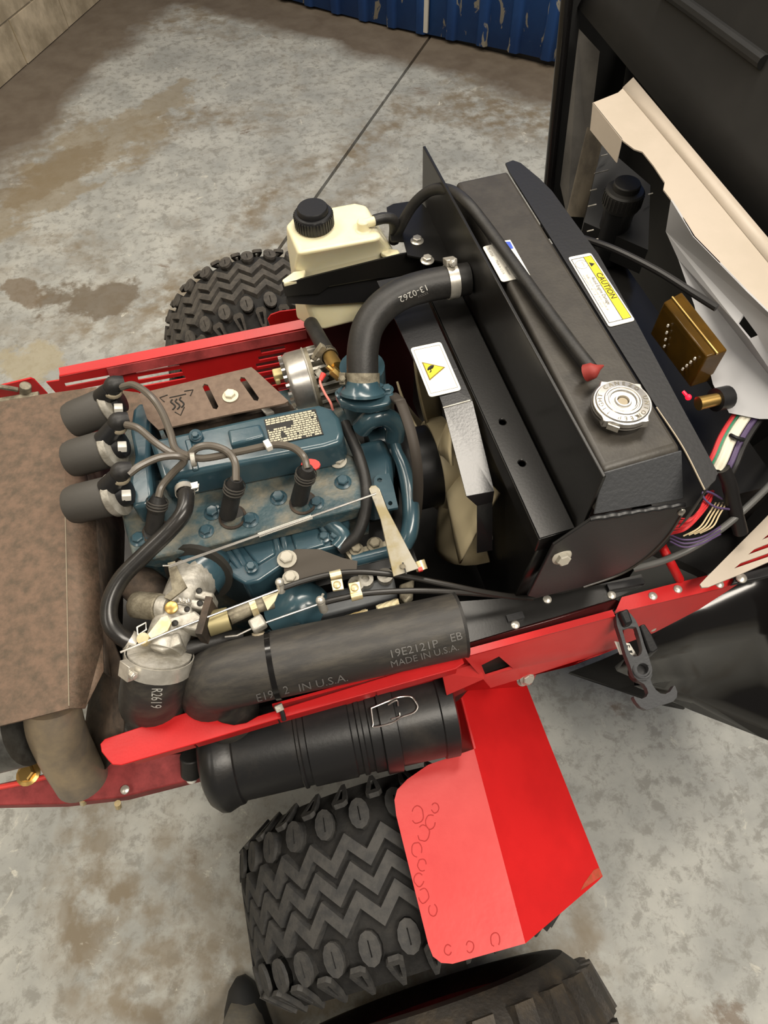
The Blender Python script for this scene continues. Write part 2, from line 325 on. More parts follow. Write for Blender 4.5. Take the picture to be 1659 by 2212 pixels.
    bp = N('ShaderNodeBump'); bp.inputs['Strength'].default_value = 0.25; bp.inputs['Distance'].default_value = 0.004; L(noise(45, 6, 0.7), bp.inputs['Height']); L(bp.outputs[0], b.inputs['Normal'])
    return m
FLOORM = floor_mat()
base = struct(obj('floor', MB().box((0, 1, -0.06), (16, 16, 0.08)), RUSTD)); base.location = (0, 0, 0)
base.data.transform(Matrix.Translation((0, 1, -0.1)))
ORI[base.name] = V((0, 0, 0)); side = V((JD.y, -JD.x, 0))
for sgn in (1, -1):
    q = J1 + side * sgn * 0.007; far = side * sgn * 9
    obj('concrete_slab', MB().prism([q - JD * 9, q + JD * 9, q + JD * 9 + far, q - JD * 9 + far], (0, 0, -0.02)), FLOORM, base)
# blue ribbed wall of separate sheets
def wall_mat():
    m = mat('chipped_blue_sheet', (0.036, 0.135, 0.46), 0.42, col2=(0.026, 0.10, 0.37), scale=3)
    nt = m.node_tree; b = nt.nodes['Principled BSDF']; old = b.inputs['Base Color'].links[0].from_socket
    tc = nt.nodes.new('ShaderNodeTexCoord'); mp = nt.nodes.new('ShaderNodeMapping'); mp.inputs['Scale'].default_value = (1, 1, 0.35); nt.links.new(tc.outputs['Object'], mp.inputs[0])
    n = nt.nodes.new('ShaderNodeTexNoise'); n.inputs['Scale'].default_value = 22; n.inputs['Detail'].default_value = 4; n.inputs['Distortion'].default_value = 0.8; nt.links.new(mp.outputs[0], n.inputs['Vector'])
    r = nt.nodes.new('ShaderNodeMapRange'); r.inputs[1].default_value = 0.635; r.inputs[2].default_value = 0.655; nt.links.new(n.outputs['Fac'], r.inputs[0])
    mx = nt.nodes.new('ShaderNodeMix'); mx.data_type = 'RGBA'; nt.links.new(r.outputs[0], mx.inputs[0]); nt.links.new(old, mx.inputs[6]); mx.inputs[7].default_value = (0.66, 0.64, 0.55, 1)
    nt.links.new(mx.outputs[2], b.inputs['Base Color']); return m
BLUE = wall_mat()
wb = struct(obj('wall_back', MB().prism([CORN - WN * 0.03 - WD * 0.3, CORN - WN * 0.03 + WD * 7, CORN - WN * 0.06 + WD * 7, CORN - WN * 0.06 - WD * 0.3], (0, 0, 3.4)), DARK))
seamx = (A(918, 85, 0) - CORN).dot(WD); pitch = 0.172; panel_w = pitch * 6
def sheet(u0, u1):
    prof = []; u = u0
    while u < u1 - 0.01:
        prof += [(u, 0), (u + pitch * 0.62, 0), (u + pitch * 0.70, 0.016), (u + pitch * 0.92, 0.016)]; u += pitch
    prof.append((u1, 0)); b = MB(); rnd = [0.012 * math.sin(3 * p[0]) + 0.012 for p in prof]
    b.strip([CORN + WD * p[0] + WN * p[1] + V((0, 0, 0.012 + z0)) for p, z0 in zip(prof, rnd)], [CORN + WD * p[0] + WN * p[1] + V((0, 0, 3.4)) for p in prof]); return b
u = seamx - panel_w * math.ceil(seamx / panel_w)
while u < 6.8:
    obj('wall_sheet', sheet(max(u, -0.3), u + panel_w), BLUE, wb, solid=0.003); u += panel_w
obj('seam_trim', MB().box(CORN + WD * seamx + WN * 0.012 + V((0, 0, 1.73)), (0.022, 0.012, 3.4), Matrix((WD, WN, V((0, 0, 1)))).transposed()), mat('grey_seam_strip', (0.42, 0.40, 0.35), 0.6), wb)
CONC = mat('stained_tan_concrete', (0.62, 0.52, 0.37), 0.85, col2=(0.34, 0.28, 0.19), scale=10, lo=0.36, hi=0.64, bump=0.5, bscale=30, detail=9, stretch=(1, 1, 0.6))
wl = struct(obj('wall_left', MB().prism([CORN + LD * 0.2, CORN - LD * 8, CORN - LD * 8 - LN * 0.2, CORN + LD * 0.2 - LN * 0.2], (0, 0, 3.4)), mat('pale_mortar', (0.46, 0.41, 0.31), 0.9, bump=0.3, bscale=60)))
bh, bl = 0.20, 0.40
for row in range(7):                                     # blocks of the concrete wall that can be made out
    for k in range(0, 13):
        c0 = CORN - LD * (k * bl + (0.2 if row % 2 else 0.0) + 0.2) + V((0, 0, row * bh + bh / 2)); jut = random.uniform(0.003, 0.008)
        me = shared('concrete_block', lambda: MB().box((0, 0, 0), (bl - 0.009, 0.02, bh - 0.009)), CONC)
        M = Matrix.Translation(c0 + LN * (jut - 0.006)) @ Matrix((LD, LN, V((0, 0, 1)))).transposed().to_4x4()
        inst('concrete_block', me, M, wl)

# ================================================================== WHEELS
TR, TX = 0.285, 0.026
def oval_mb():
    o = [V((0.0165 * math.cos(a) * (1 if abs(math.cos(a)) > .3 else 1), 0.0235 * math.sin(a), 0.0)) for a in [2 * math.pi * k / 12 for k in range(12)]]
    h = [V((x, y, 0.0)) for x, y in ((-0.001, -0.011), (0.001, -0.011), (0.001, 0.011), (-0.001, 0.011))]
    b = MB().plate(o, [h], (0, 0, 0.014)); b.prism([p - V((0, 0, 0.004)) for p in o], (0, 0, 0.012)); return b
def loop_mb():
    o = [V(p) for p in ((-0.013, 0.022, 0), (-0.008, 0.029, 0), (0.008, 0.029, 0), (0.013, 0.022, 0), (0.010, 0.0, 0), (0.003, -0.03, 0), (-0.003, -0.03, 0), (-0.010, 0.0, 0))]
    h = [V(p) for p in ((-0.005, 0.018, 0), (0.005, 0.018, 0), (0.002, -0.012, 0), (-0.002, -0.012, 0))]
    return MB().plate(o, [h], (0, 0, 0.008))
def bar_mb():
    return MB().frustum([V(p) for p in ((-0.020, -0.034, 0.016), (0.014, -0.034, 0.016), (0.022, 0.034, 0.016), (-0.010, 0.034, 0.016))], [V(p) for p in ((-0.024, -0.038, -0.004), (0.018, -0.038, -0.004), (0.026, 0.038, -0.004), (-0.014, 0.038, -0.004))])
def wheel(label, yc, style, mt, ml, seed):
    t = thing('wheel', label, 'wheel', (TX, yc, 0)); c = V((TX, yc, TR)); rb = TR - 0.013
    hw = 0.134
    prof = [(0.150, -0.10), (0.158, -0.112), (0.20, -hw - 0.004), (0.236, -hw - 0.002), (rb - 0.018, -hw + 0.018), (rb - 0.006, -hw + 0.036), (rb, -0.08), (rb + 0.003, 0)]
    prof = prof + [(r, -h) for r, h in reversed(prof[:-1])]
    tyre = obj('tyre', MB().lathe(prof, c, (0, 1, 0), 72, caps=False), mt, t)
    rim = [(0.02, -0.03), (0.09, -0.03), (0.11, -0.075), (0.150, -0.085), (0.155, -0.112), (0.150, -0.10), (0.150, 0.10), (0.155, 0.112), (0.150, 0.085), (0.12, 0.05), (0.02, 0.05)]
    obj('rim', MB().lathe(rim, c, (0, 1, 0), 40), REDD, t)  # low light between the tyres is put into the dark red
    def M(ang, y, rad, tilt=0.0, yaw=0.0):
        er = V((math.sin(ang), 0, math.cos(ang))); et = V((math.cos(ang), 0, -math.sin(ang))); ey = V((0, 1, 0))
        n = er * math.cos(tilt) + ey * math.sin(tilt); y2 = (ey * math.cos(tilt) - er * math.sin(tilt)); p = c + er * rad + ey * y
        sg = -1 if yaw else 1
        x3 = et * sg; y3 = y2 * sg
        return Matrix(((x3.x, y3.x, n.x, p.x), (x3.y, y3.y, n.y, p.y), (x3.z, y3.z, n.z, p.z), (0, 0, 0, 1)))
    NP = 30
    if style == 'oval':
        mo = shared('oval_lug_' + ml.name, oval_mb, ml); mlp = shared('loop_lug_' + ml.name, loop_mb, ml)
        for k in range(NP):
            for s in (1, -1):
                a = 2 * math.pi * (k + (0.0 if s > 0 else 0.5)) / NP + seed
                inst('tread_lug', mo, M(a, s * 0.086, rb - 0.003, s * 0.16), t)
                b2 = a + math.pi / NP; inst('shoulder_lug', mlp, M(b2, s * 0.121, rb - 0.019, s * 0.95, yaw=(s > 0)), t)
        for y0 in (-0.040, 0.0, 0.040):
            b = MB(); n = NP * 4; vs = []; fs = []
            for j in range(n):
                a = 2 * math.pi * j / n + seed; ph = (j % 4) / 4; tri = (1 - 4 * abs(ph - 0.5)); y = y0 + 0.0155 * tri
                er = V((math.sin(a), 0, math.cos(a)))
                for rr, w in ((rb - 0.004, 0.0150), (TR, 0.0118), (TR, -0.0118), (rb - 0.004, -0.0150)): vs.append(c + er * rr + V((0, y + w, 0)))
            for j in range(n):
                k2 = (j + 1) % n
                for q in range(3): fs.append((j * 4 + q, j * 4 + q + 1, k2 * 4 + q + 1, k2 * 4 + q))
            b.add(vs, fs); obj('tread_rib', b, ml, t, sharp=25)
    else:
        mb_ = shared('bar_lug_' + ml.name, bar_mb, ml)
        for k in range(26):
            for row, y in enumerate((-0.092, -0.02, 0.06)):
                a = 2 * math.pi * (k + 0.33 * row) / 26 + seed
                inst('tread_lug', mb_, M(a, y + 0.016, rb - 0.004, 0.3 * (y + 0.016) / 0.1, yaw=(row == 1)), t)
    return t
wheel('black knobbly tyre with zigzag ribs and oval lugs beneath the bent red fender', 0.066, 'oval', TYRE, LUG, 0.05)
wheel('dirt-browned outer dual tyre with plain block lugs beside the zigzag-ribbed tyre', -0.252, 'bar', TYRED, TYRED, 0.02)
wheel('worn tyre with oval lugs behind the cream coolant bottle and slotted red panel', 1.43, 'oval', TYRE, mat('dusty_tread_rubber', (0.040, 0.036, 0.031), 0.85, col2=(0.070, 0.062, 0.052), scale=40, bump=0.3, bscale=160), 0.0)
# ================================================================== RED FRAME
fr = thing('tractor_frame', 'red painted steel body frame with rails on both sides of the engine bay', 'tractor frame', (0.1, 0.62, 0.40))
zr = 0.80
rail = [(216, 1607), (226, 1596), (300, 1571), (418, 1534), (436, 1537), (455, 1549), (480, 1561), (505, 1566), (532, 1561), (556, 1547), (700, 1502), (985, 1414), (997, 1417), (1003, 1432), (985, 1445), (600, 1553), (420, 1607), (262, 1653), (243, 1652), (234, 1643), (219, 1624)]
r1 = obj('near_rail', MB().prism(AP(rail, zr), (0, 0, -0.004)), RED, fr, bevel=0.001)
for a, b in (((290, 1646), (420, 1609)), ((425, 1608), (600, 1556)), ((604, 1555), (810, 1497)), ((814, 1496), (985, 1448))):
    obj('rail_lip', MB().bar(A(a[0], a[1], zr - 0.012), A(b[0], b[1], zr - 0.012), 0.003, 0.018), RED, r1)
y0 = A(700, 1510, zr).y + 0.012
obj('rail_web', MB().box((0.115, y0, 0.66), (0.42, 0.004, 0.27)), RED, fr)
# right end of the near rail: hanging side plate, stub flange, slanted end
sp = [A(1003, 1420, .80), A(1160, 1377, .80), A(1325, 1331, .80), A(1348, 1395, .70), A(1240, 1437, .70), A(1140, 1462, .70), A(1060, 1486, .705)]
obj('side_plate', MB().plate(sp, [[A(1040, 1437, .775), A(1078, 1418, .785), A(1108, 1444, .745), A(1050, 1462, .735)]], (0, 0.004, 0)), RED_LIT, fr)  # the plate's pinkish reflected light is painted into its colour
obj('hole_shade_sheet', MB().prism([A(1030, 1440, .76), A(1080, 1412, .785), A(1125, 1440, .735), A(1045, 1470, .72)], (0, 0.004, 0)), INK, fr).location.y += 0.006  # black sheet added behind the hole, standing in for the dark interior
obj('side_plate_edge', MB().bar(A(1003, 1412, .803), A(1325, 1325, .803), 0.010, 0.004), RED, fr)
obj('gusset', MB().prism([A(955, 1455, .765), A(1035, 1432, .765), A(1047, 1466, .74), A(965, 1502, .72)], (0, 0.004, -0.002)), RED_LIT, fr)
upf = [A(1327, 1326, .80), A(1343, 1290, .80), A(1430, 1267, .80), A(1526, 1243, .80), A(1606, 1252, .80), A(1560, 1270, .80), A(1352, 1319, .80)]
obj('end_flange', MB().prism(upf, (0, 0, -0.004)), RED, fr)
lowf = [A(1352, 1319, .797), A(1560, 1270, .797), A(1606, 1254, .79), A(1511, 1316, .735), A(1413, 1367, .71), A(1345, 1392, .705)]
obj('end_plate', MB().prism(lowf, (0, 0.004, 0)), RED, fr)
for x, y, z in ((1410, 1288, .80), (1464, 1273, .80), (1554, 1262, .80)): rivet(fr, A(x, y, z), 0.0065)
nrm = (lowf[1] - lowf[0]).cross(lowf[3] - lowf[0]).normalized(); nrm = nrm if nrm.y < 0 else -nrm
for x, y, z in ((1473, 1299, .771), (1516, 1286, .772), (1410, 1359, .718)): rivet(fr, A(x, y, z), 0.0055, nrm)
rivet(fr, A(1280, 1366, .762), 0.005, nrm); bolt(fr, A(1138, 1465, .70), 0.0075, (0, -0.6, 0.6))
chan = [A(1005, 1388, .79), A(1190, 1335, .79), A(1330, 1292, .79), A(1345, 1300, .79), A(1325, 1322, .775), A(1003, 1408, .775)]
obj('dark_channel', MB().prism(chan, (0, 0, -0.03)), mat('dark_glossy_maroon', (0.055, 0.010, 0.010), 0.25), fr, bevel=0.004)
shelf = [A(980, 1300, .80), A(1150, 1288, .80), A(1215, 1282, .80), A(1385, 1240, .80), A(1395, 1262, .80), A(1330, 1292, .80), A(1190, 1335, .80), A(1005, 1390, .80)]
sh_ = obj('black_shelf', MB().prism(shelf, (0, 0, -0.004)), BLACK, fr)
for x, y in ((1182, 1295), (1321, 1286), (1113, 1350)): rivet(sh_, A(x, y, .80), 0.0065)
for a, b in (((1095, 1338), (1130, 1329)), ((1312, 1270), (1388, 1256))): obj('edge_clip', MB().bar(A(*a, .803), A(*b, .803), 0.010, 0.008), DARK, sh_)
# far rail: slotted vertical panel
Yf = 0.972
def sq(a, b, c, d): return [AY(*p, Yf) for p in (a, b, c, d)]
slots = [sq((291, 799), (384, 782), (388, 790), (294, 807)), sq((297, 814), (391, 797), (395, 805), (299, 822)), sq((302, 829), (398, 811), (402, 818), (304, 836)), sq((139, 828), (256, 807), (258, 814), (142, 836)), sq((175, 840), (235, 829), (238, 835), (178, 846))]
for x, y, w in ((562, 756, 52), (557, 771, 60), (552, 786, 66), (550, 800, 72), (560, 814, 70), (585, 826, 50), (600, 838, 45)):
    slots.append(sq((x, y), (x + w, y - 0.19 * w), (x + w + 3, y - 0.19 * w + 8), (x + 3, y + 8)))
fo = [AY(100, 826, Yf), AY(128, 822, Yf), AY(128, 812, Yf), AY(232, 792, Yf), AY(660, 708, Yf), V((0.14, Yf, 0.60)), V((-0.36, Yf, 0.60)), AY(120, 848, Yf)]
farp = obj('far_rail', MB().plate(fo, slots, (0, 0.003, 0)), RED, fr)
lip0, lip1 = AY(128, 810, Yf), AY(662, 703, Yf)
obj('rail_lip', MB().bar(lip0 + V((0, 0.008, -0.002)), lip1 + V((0, 0.008, -0.002)), 0.018, 0.003, (0, -0.35, 1)), RED, farp)
obj('rail_lip', MB().bar(AY(232, 797, Yf) + V((0, -0.006, -0.004)), AY(660, 713, Yf) + V((0, -0.006, -0.004)), 0.003, 0.018, (0, 0.3, 1)), REDD, farp)  # darker red paints in the shade on this lip
lug = [AY(*p, Yf + 0.002) for p in ((-40, 842), (0, 834), (66, 818), (74, 821), (103, 852), (96, 858), (60, 862), (-40, 890))]
obj('end_lug', MB().prism(lug, (0, 0.004, 0)), RED, fr)
lk = MB(); lk.cyl(AY(55, 832, Yf - .02), AY(55, 858, Yf - .02), 0.010, 14); lk.bar(AY(-20, 832, Yf - .02), AY(40, 842, Yf - .02), 0.008, 0.006)
lk.bar(AY(-10, 868, Yf - .03), AY(85, 852, Yf - .03), 0.010, 0.008); obj('hinge_pin', lk, DCAST, fr, bevel=0.0015)
# bottom of the bay and the lower red beam
obj('bay_floor', MB().box((0.20, 0.63, 0.43), (1.28, 0.60, 0.02)), BLACK, fr)
obj('far_shade_wall', MB().box((0.36, 0.978, 0.62), (0.50, 0.008, 0.36)), MATS['dark_glossy_maroon'], fr)  # dark sheet added to fill the gap; its shade is in the colour
obj('bay_end', MB().box((0.485, 0.66, 0.60), (0.01, 0.62, 0.34)), BLACK, fr)
obj('bay_side', MB().box((0.06, 0.335, 0.58), (0.62, 0.01, 0.30)), RUSTD, fr)
lowb = [A(-80, 1712, .62), A(0, 1692, .62), A(130, 1664, .62), A(265, 1640, .62), A(436, 1622, .62), A(455, 1674, .60), A(265, 1722, .60), A(130, 1737, .60), A(-80, 1741, .60)]
lb = obj('lower_beam', MB().prism(lowb, (0, 0.0, -0.03)), REDD, fr, bevel=0.002)
obj('beam_edge', MB().tube([A(-60, 1712, .628), A(60, 1688, .628), A(150, 1664, .628)], 0.004, 8), SPRED, lb)
bolt(lb, A(62, 1672, .63), 0.012, m=BRASS); rivet(lb, A(270, 1706, .61), 0.007)
for x, y in ((178, 1727), (254, 1735)): obj('stud', MB().cyl(A(x, y, .60), A(x + 2, y + 8, .585), 0.005, 10), YZINC, lb)

# ================================================================== FENDER
fd = thing('fender', 'bright red bent sheet fender hanging over the knobbly tyre, top coloured as if lit', 'fender', (0.22, 0.10, 0.42))
zt = 0.612
top = [A(*p, zt) for p in ((1024, 1618), (925, 1652), (880, 1683), (858, 1706), (852, 1728), (856, 1762), (925, 2040), (935, 2066), (953, 2080), (978, 2082), (1135, 2038))]
rc = A(1302, 1893, 0.50)
def AN(x, y, p, n): d = ray(x, y); return EYE + d * ((p - EYE).dot(n) / d.dot(n))
fn = (top[-1] - top[0]).cross(rc - top[0]).normalized()
right = [top[0]] + [AN(x, y, top[0], fn) for x, y in ((996, 1508), (1010, 1492), (1060, 1480), (1133, 1468), (1180, 1588), (1302, 1893), (1290, 1905))] + [top[-1]]
obj('fender_top', MB().prism(top, (0, 0, -0.003)), RED_LIT, fd)  # top face catches the light, so its colour is the lit red
fn2 = fn if fn.z > 0 else -fn
obj('fender_side', MB().prism(right, -fn2 * 0.003), RED, fd)
inl = [AN(x, y, top[0], fn) for x, y in ((996, 1508), (1024, 1618))]
obj('fender_lip', MB().prism([inl[0], inl[1], inl[1] + V((-0.024, 0.004, -0.05)), inl[0] + V((-0.024, 0, -0.05))], (0.003, 0, 0)), RED, fd)
rp = [AN(x, y, top[0] + fn2 * 0.0004, fn) for x, y in ((1301, 1892), (1294, 1874), (1282, 1880), (1272, 1894), (1262, 1908), (1254, 1924))]
obj('rust_patch', MB().add(rp, [(0, 1, 2, 3, 4, 5)]), mat('corner_rust', (0.25, 0.06, 0.02), 0.8, col2=(0.42, 0.05, 0.03), scale=60), fd, label='brown rust at the fender corner')
MUDM = mat('dried_mud_print', (0.36, 0.022, 0.022), 0.7); random.seed(21)
for x, y, r in ((902, 1760, 17), (930, 1775, 14), (915, 1800, 16), (900, 1835, 14), (912, 1868, 12), (905, 1900, 13), (915, 1935, 14), (935, 1965, 12), (968, 2052, 10), (1015, 2045, 11), (1070, 2030, 13), (940, 1745, 10)):
    obj('mud_print', MB().tube([A(x + r * .7 * (1 + .2 * random.random()) * math.cos(k * math.pi / 6 + x), y + r * (1 + .2 * random.random()) * math.sin(k * math.pi / 6 + x), zt + .0003) for k in range(11)], 0.0007, 5, 3), MUDM, fd)
bolt(fd, A(1128, 1470, .665), 0.006, (0, -0.5, 0.8))
ff = MB().prism([AY(578, 690, 1.08), AY(585, 680, 1.08), AY(605, 673, 1.08), AY(655, 667, 1.08), AY(662, 708, 1.08), AY(590, 722, 1.08)], (0, 0.003, 0))
tag(obj('fender', ff, RED, bevel=0.001), 'rounded red fender tip standing between the slotted panel and coolant bottle', 'fender')

# ================================================================== AIR CLEANER
C0, C1 = A(452, 1640, .645), A(975, 1527, .645); ad = (C1 - C0).normalized(); Lc = (C1 - C0).length
ac = thing('air_cleaner', 'black plastic air cleaner canister with wire clip under the red rail', 'air filter', ((C0.x + C1.x) / 2, C0.y, 0.57))
def pr(lst): return [(r, t * Lc) for r, t in lst]
CANM = mat('dusty_black_canister', (0.014, 0.014, 0.0145), 0.36, col2=(0.050, 0.043, 0.035), scale=7, lo=0.5, hi=0.85, bump=0.04, bscale=200)
obj('canister', MB().lathe(pr([(0.02, -0.02), (0.056, -0.015), (0.068, 0.0), (0.079, 0.035), (0.080, 0.06), (0.074, 0.10), (0.073, 0.12), (0.069, 0.125), (0.068, 0.36), (0.071, 0.365), (0.071, 0.375), (0.068, 0.38), (0.068, 0.40), (0.071, 0.405), (0.071, 0.575), (0.068, 0.58), (0.068, 0.60), (0.071, 0.605), (0.071, 0.62), (0.068, 0.625), (0.068, 0.645), (0.071, 0.65), (0.071, 0.69)]), C0, ad, 40), CANM, ac)
obj('lid_ring', MB().lathe(pr([(0.070, 0.69), (0.077, 0.695), (0.077, 0.755), (0.071, 0.76)]), C0, ad, 40), CANM, ac)
obj('lid', MB().lathe(pr([(0.070, 0.755), (0.070, 0.93), (0.073, 0.935), (0.073, 0.99), (0.060, 1.0), (0.02, 1.0)]), C0, ad, 40), CANM, ac)
sl = MB().prism([A(445, 1600, .66), A(452, 1640, .655), A(478, 1705, .645), A(490, 1725, .64), A(510, 1720, .64), A(498, 1640, .66), A(505, 1585, .68)], (0, 0.02, -0.03)); obj('mount_foot', sl, CANM, ac, bevel=0.004)
pk = MB().prism([A(940, 1520, .69), A(985, 1562, .66), A(982, 1570, .66), A(950, 1590, .65), A(935, 1600, .64)], (0.004, 0.03, -0.02)); obj('end_bracket', pk, CANM, ac, bevel=0.002)
cl = MB(); zc = .716
lidm = MB().lathe(pr([(0.0772, 0.60), (0.0772, 0.76), (0.0712, 0.765), (0.0712, 1.0)]), C0, ad, 40); lbv = surf(lidm)
P = lambda x, y: onto(lbv, x, y, 0.0022)
cl.tube([P(802, 1531), P(838, 1516), P(860, 1508), P(886, 1506), P(897, 1516), P(902, 1528), P(893, 1540), P(868, 1549), P(846, 1562), P(808, 1571), P(806, 1562), P(802, 1531)], 0.0013, 8, 4)
cl.tube([P(838, 1524), P(857, 1514), P(860, 1526)], 0.0012, 8, 3); cl.tube([P(845, 1554), P(862, 1548), P(863, 1540)], 0.0012, 8, 3); obj('wire_clip', cl, CHROME, ac, label='shiny wire closing clip')
tb = MB().prism(AP(((826, 1527), (850, 1520), (855, 1550), (832, 1558)), .715), (0, 0, -0.010)); obj('clip_boss', tb, CANM, ac, bevel=0.002)
dv = MB(); dv.cyl(A(412, 1632, .66), A(414, 1672, .63), 0.016, 16); obj('dust_valve', dv, RUBBER, ac, bevel=0.002)
dv = MB(); dv.cyl(A(414, 1668, .634), A(414, 1686, .622), 0.0075, 12); obj('valve_tip', dv, WHITE, ac, label='white plastic valve tip')
pb = MB().prism(AP(((700, 1692), (795, 1668), (792, 1660), (698, 1684)), .60), (0, 0, -0.004)); obj('strap_plate', pb, DCAST, ac)

# ================================================================== LARGE AIR HOSE, ELBOW, TIE
def cyl_text(parent, txt, size, c, ax, r, th, m, flip=False, name='hose_print', sx=1.0):
    c = V(c); a = V(ax).normalized(); up = V((0, 0, 1)); up = (up - a * up.dot(a)).normalized(); out = a.cross(up); out = out if out.y < 0 else -out
    s = -1 if flip else 1
    def fn(x, y):
        t = th - s * y / r; return c + a * (x * s) + (up * math.cos(t) + out * math.sin(t)) * (r + 0.0004)
    return obj(name, text_mb(txt, size, fn, sx), m, parent)
hz = .835; HA, HB = A(520, 1452, hz), A(992, 1350, hz); hd = (HB - HA).normalized(); hr = 0.0445
ih = thing('air_intake_hose', 'thick black rubber air hose lying along the inside of the near red rail', 'hose', (0, 0.36, 0.72))
hb = MB().tube([A(500, 1545, .72), A(468, 1510, .77), A(462, 1474, .815), HA, (HA + HB) / 2, HB], [hr * .96, hr, hr, hr, hr], 28, 8)
obj('hose_body', hb, DUSTY, ih)
obj('hose_end', MB().lathe([(hr, -0.002), (hr + 0.001, 0.002), (hr * 0.8, 0.004), (hr * 0.8, -0.05)], HB, hd, 28, caps=False), RUBBER, ih)
def hp(x, y): 
    p = A(x, y, hz); return HA + hd * (p - HA).dot(hd)
hbv = surf(hb)
print_on(ih, hbv, '19E2121P', (893, 1402), (1, -0.23), 17, PRINTG, 1.15); print_on(ih, hbv, 'MADE IN U.S.A.', (917, 1416), (1, -0.26), 14, PRINTG, 1.15); print_on(ih, hbv, 'EB', (985, 1376), (1, -0.25), 17, PRINTG, 1.1)
print_on(ih, hbv, 'IN U.S.A.', (698, 1474), (1, -0.22), 16, PRINTG, 1.3); print_on(ih, hbv, 'E19', (572, 1503), (1, -0.28), 17, PRINTG, 1.1); print_on(ih, hbv, '2', (618, 1490), (1, -0.28), 17, PRINTG, 1.1)
tc = hp(592, 1440)
tie = thing('cable_tie', 'black nylon cable tie strapped around the thick air hose and red rail', 'cable tie', tc - V((0, 0, 0.06)))
obj('strap', MB().lathe([(hr + 0.0005, -0.0035), (hr + 0.0022, -0.0035), (hr + 0.0022, 0.0035), (hr + 0.0005, 0.0035)], tc, hd, 28, caps=False), GLOSSB, tie)
obj('strap_tail', MB().tube([A(602, 1522, .812), A(610, 1540, .806), A(614, 1556, .80)], 0.0032, 8, 3), DARK, tie)
obj('tie_head', MB().bar(A(600, 1522, .815), A(606, 1536, .81), 0.011, 0.006), CAST, tie, bevel=0.001)
el = thing('intake_elbow', 'short black rubber intake elbow with printed number below the carburettor', 'hose', (-0.28, 0.33, 0.66))
eb = MB().tube([A(345, 1412, .872), A(338, 1458, .845), A(333, 1503, .79), A(335, 1540, .70), A(345, 1580, .60)], [0.0400, 0.043, 0.0460, 0.046, 0.044], 28, 8); obj('elbow_body', eb, DUSTY, el)
obj('elbow_collar', MB().lathe([(0.040, -0.004), (0.040, 0.002), (0.030, 0.005), (0.01, 0.005)], A(345, 1413, .8715), A(345, 1412, .872) - A(338, 1460, .85), 28), CAST, el)
ea = (A(345, 1412, .872) - A(338, 1460, .85)).normalized()
clamp(el, A(343, 1428, .8645), ea, 0.0418, 0.020, V((-0.75, -0.45, 0.5)))
print_on(el, surf(eb), 'R2619', (337, 1507), (-0.06, 1), 24, PRINTW, 0.50, up=(1.0, 0.0))
# ================================================================== ENGINE
en = thing('engine', 'teal-blue painted three-cylinder engine in the middle of the bay', 'engine', (-0.03, 0.62, 0.46))
zv, zd = .935, .882
vc = [(322, 950), (600, 889), (688, 872), (716, 880), (734, 902), (741, 935), (736, 955), (700, 966), (439, 1017), (350, 1036)]
vtop = AP(vc, zv); vo = obj('valve_cover', MB().frustum(vtop, [p + V((0, 0, zd - zv)) + (p - V((-0.06, 0.60, zv))).normalized() * 0.004 for p in vtop]), TEAL, en, bevel=0.007, seg=4)
obj('cover_pad', MB().prism(AP(((490, 928), (562, 914), (573, 942), (498, 962)), .949), (0, 0, -0.018)), TEAL, vo, bevel=0.004, seg=3)
obj('cover_boss', MB().cyl(A(423, 944, .934), A(423, 941, .942), 0.010, 16), TEAL, vo, bevel=0.001); bolt(vo, A(423, 942, .942), 0.005, m=TEAL)
obj('cover_rib', MB().prism(AP(((398, 950), (412, 947), (430, 1012), (416, 1016)), .938), (0, 0, -0.01)), TEAL, vo, bevel=0.002)
# printed plate on the cover
pq = [A(*p, .9365) for p in ((570, 906), (681, 883), (699, 938), (584, 962))]
plt_ = obj('data_plate', MB().prism(pq, (0, 0, -0.001)), INK, vo, label='black data plate with rows of cream print')
pu, pv = pq[1] - pq[0], pq[3] - pq[0]; rows = MB(); random.seed(3)
for r in range(12):
    x = 0.02
    while x < 0.97:
        w = random.uniform(0.02, 0.10)
        if not (3 <= r <= 4 and x < 0.5) and random.random() > 0.06:
            a = pq[0] + pu * x + pv * (0.03 + r * 0.081) + V((0, 0, 0.0004)); rows.add([a, a + pu * min(w, 0.98 - x), a + pu * min(w, 0.98 - x) + pv * 0.055, a + pv * 0.055], [(0, 1, 2, 3)])
        x += w + 0.012
obj('print', rows, mat('cream_print', (0.50, 0.46, 0.34), 0.6), plt_)
random.seed(11)
# head deck and block
deck = [(262, 1112), (322, 1040), (700, 962), (765, 985), (800, 1060), (792, 1092), (745, 1104), (520, 1160), (440, 1182), (330, 1206), (285, 1200)]
hd_ = obj('cylinder_head', MB().prism(AP(deck, zd), (0, 0, -0.030)), TEALD, en, bevel=0.003)
for x, y, r in ((460, 1108, .0085), (541, 1124, .0085), (602, 1076, .0085), (684, 1087, .0075), (741, 1042, .0085), (470, 1098, .004), (446, 1148, .0075), (300, 1165, .008)): bolt(hd_, A(x, y, zd), r, m=TEAL)
bw = bolt(hd_, A(731, 997, .884), 0.0085, m=mat('pale_dusty_bolt', (0.45, 0.42, 0.35), 0.6))
for x, y in ((503, 1118), (655, 1087), (338, 1150)):
    w = MB(); w.lathe([(0.0200, 0), (0.0200, 0.0025), (0.0165, 0.003), (0.0165, -0.01)], A(x, y, zd), (0, 0, 1), 22, caps=False); obj('plug_well', w, RUSTD, hd_); obj('well_shadow', MB().cyl(A(x, y, zd - .008), A(x, y, zd) + V((0, 0, 0.0018)), 0.0165, 18), INK, hd_)
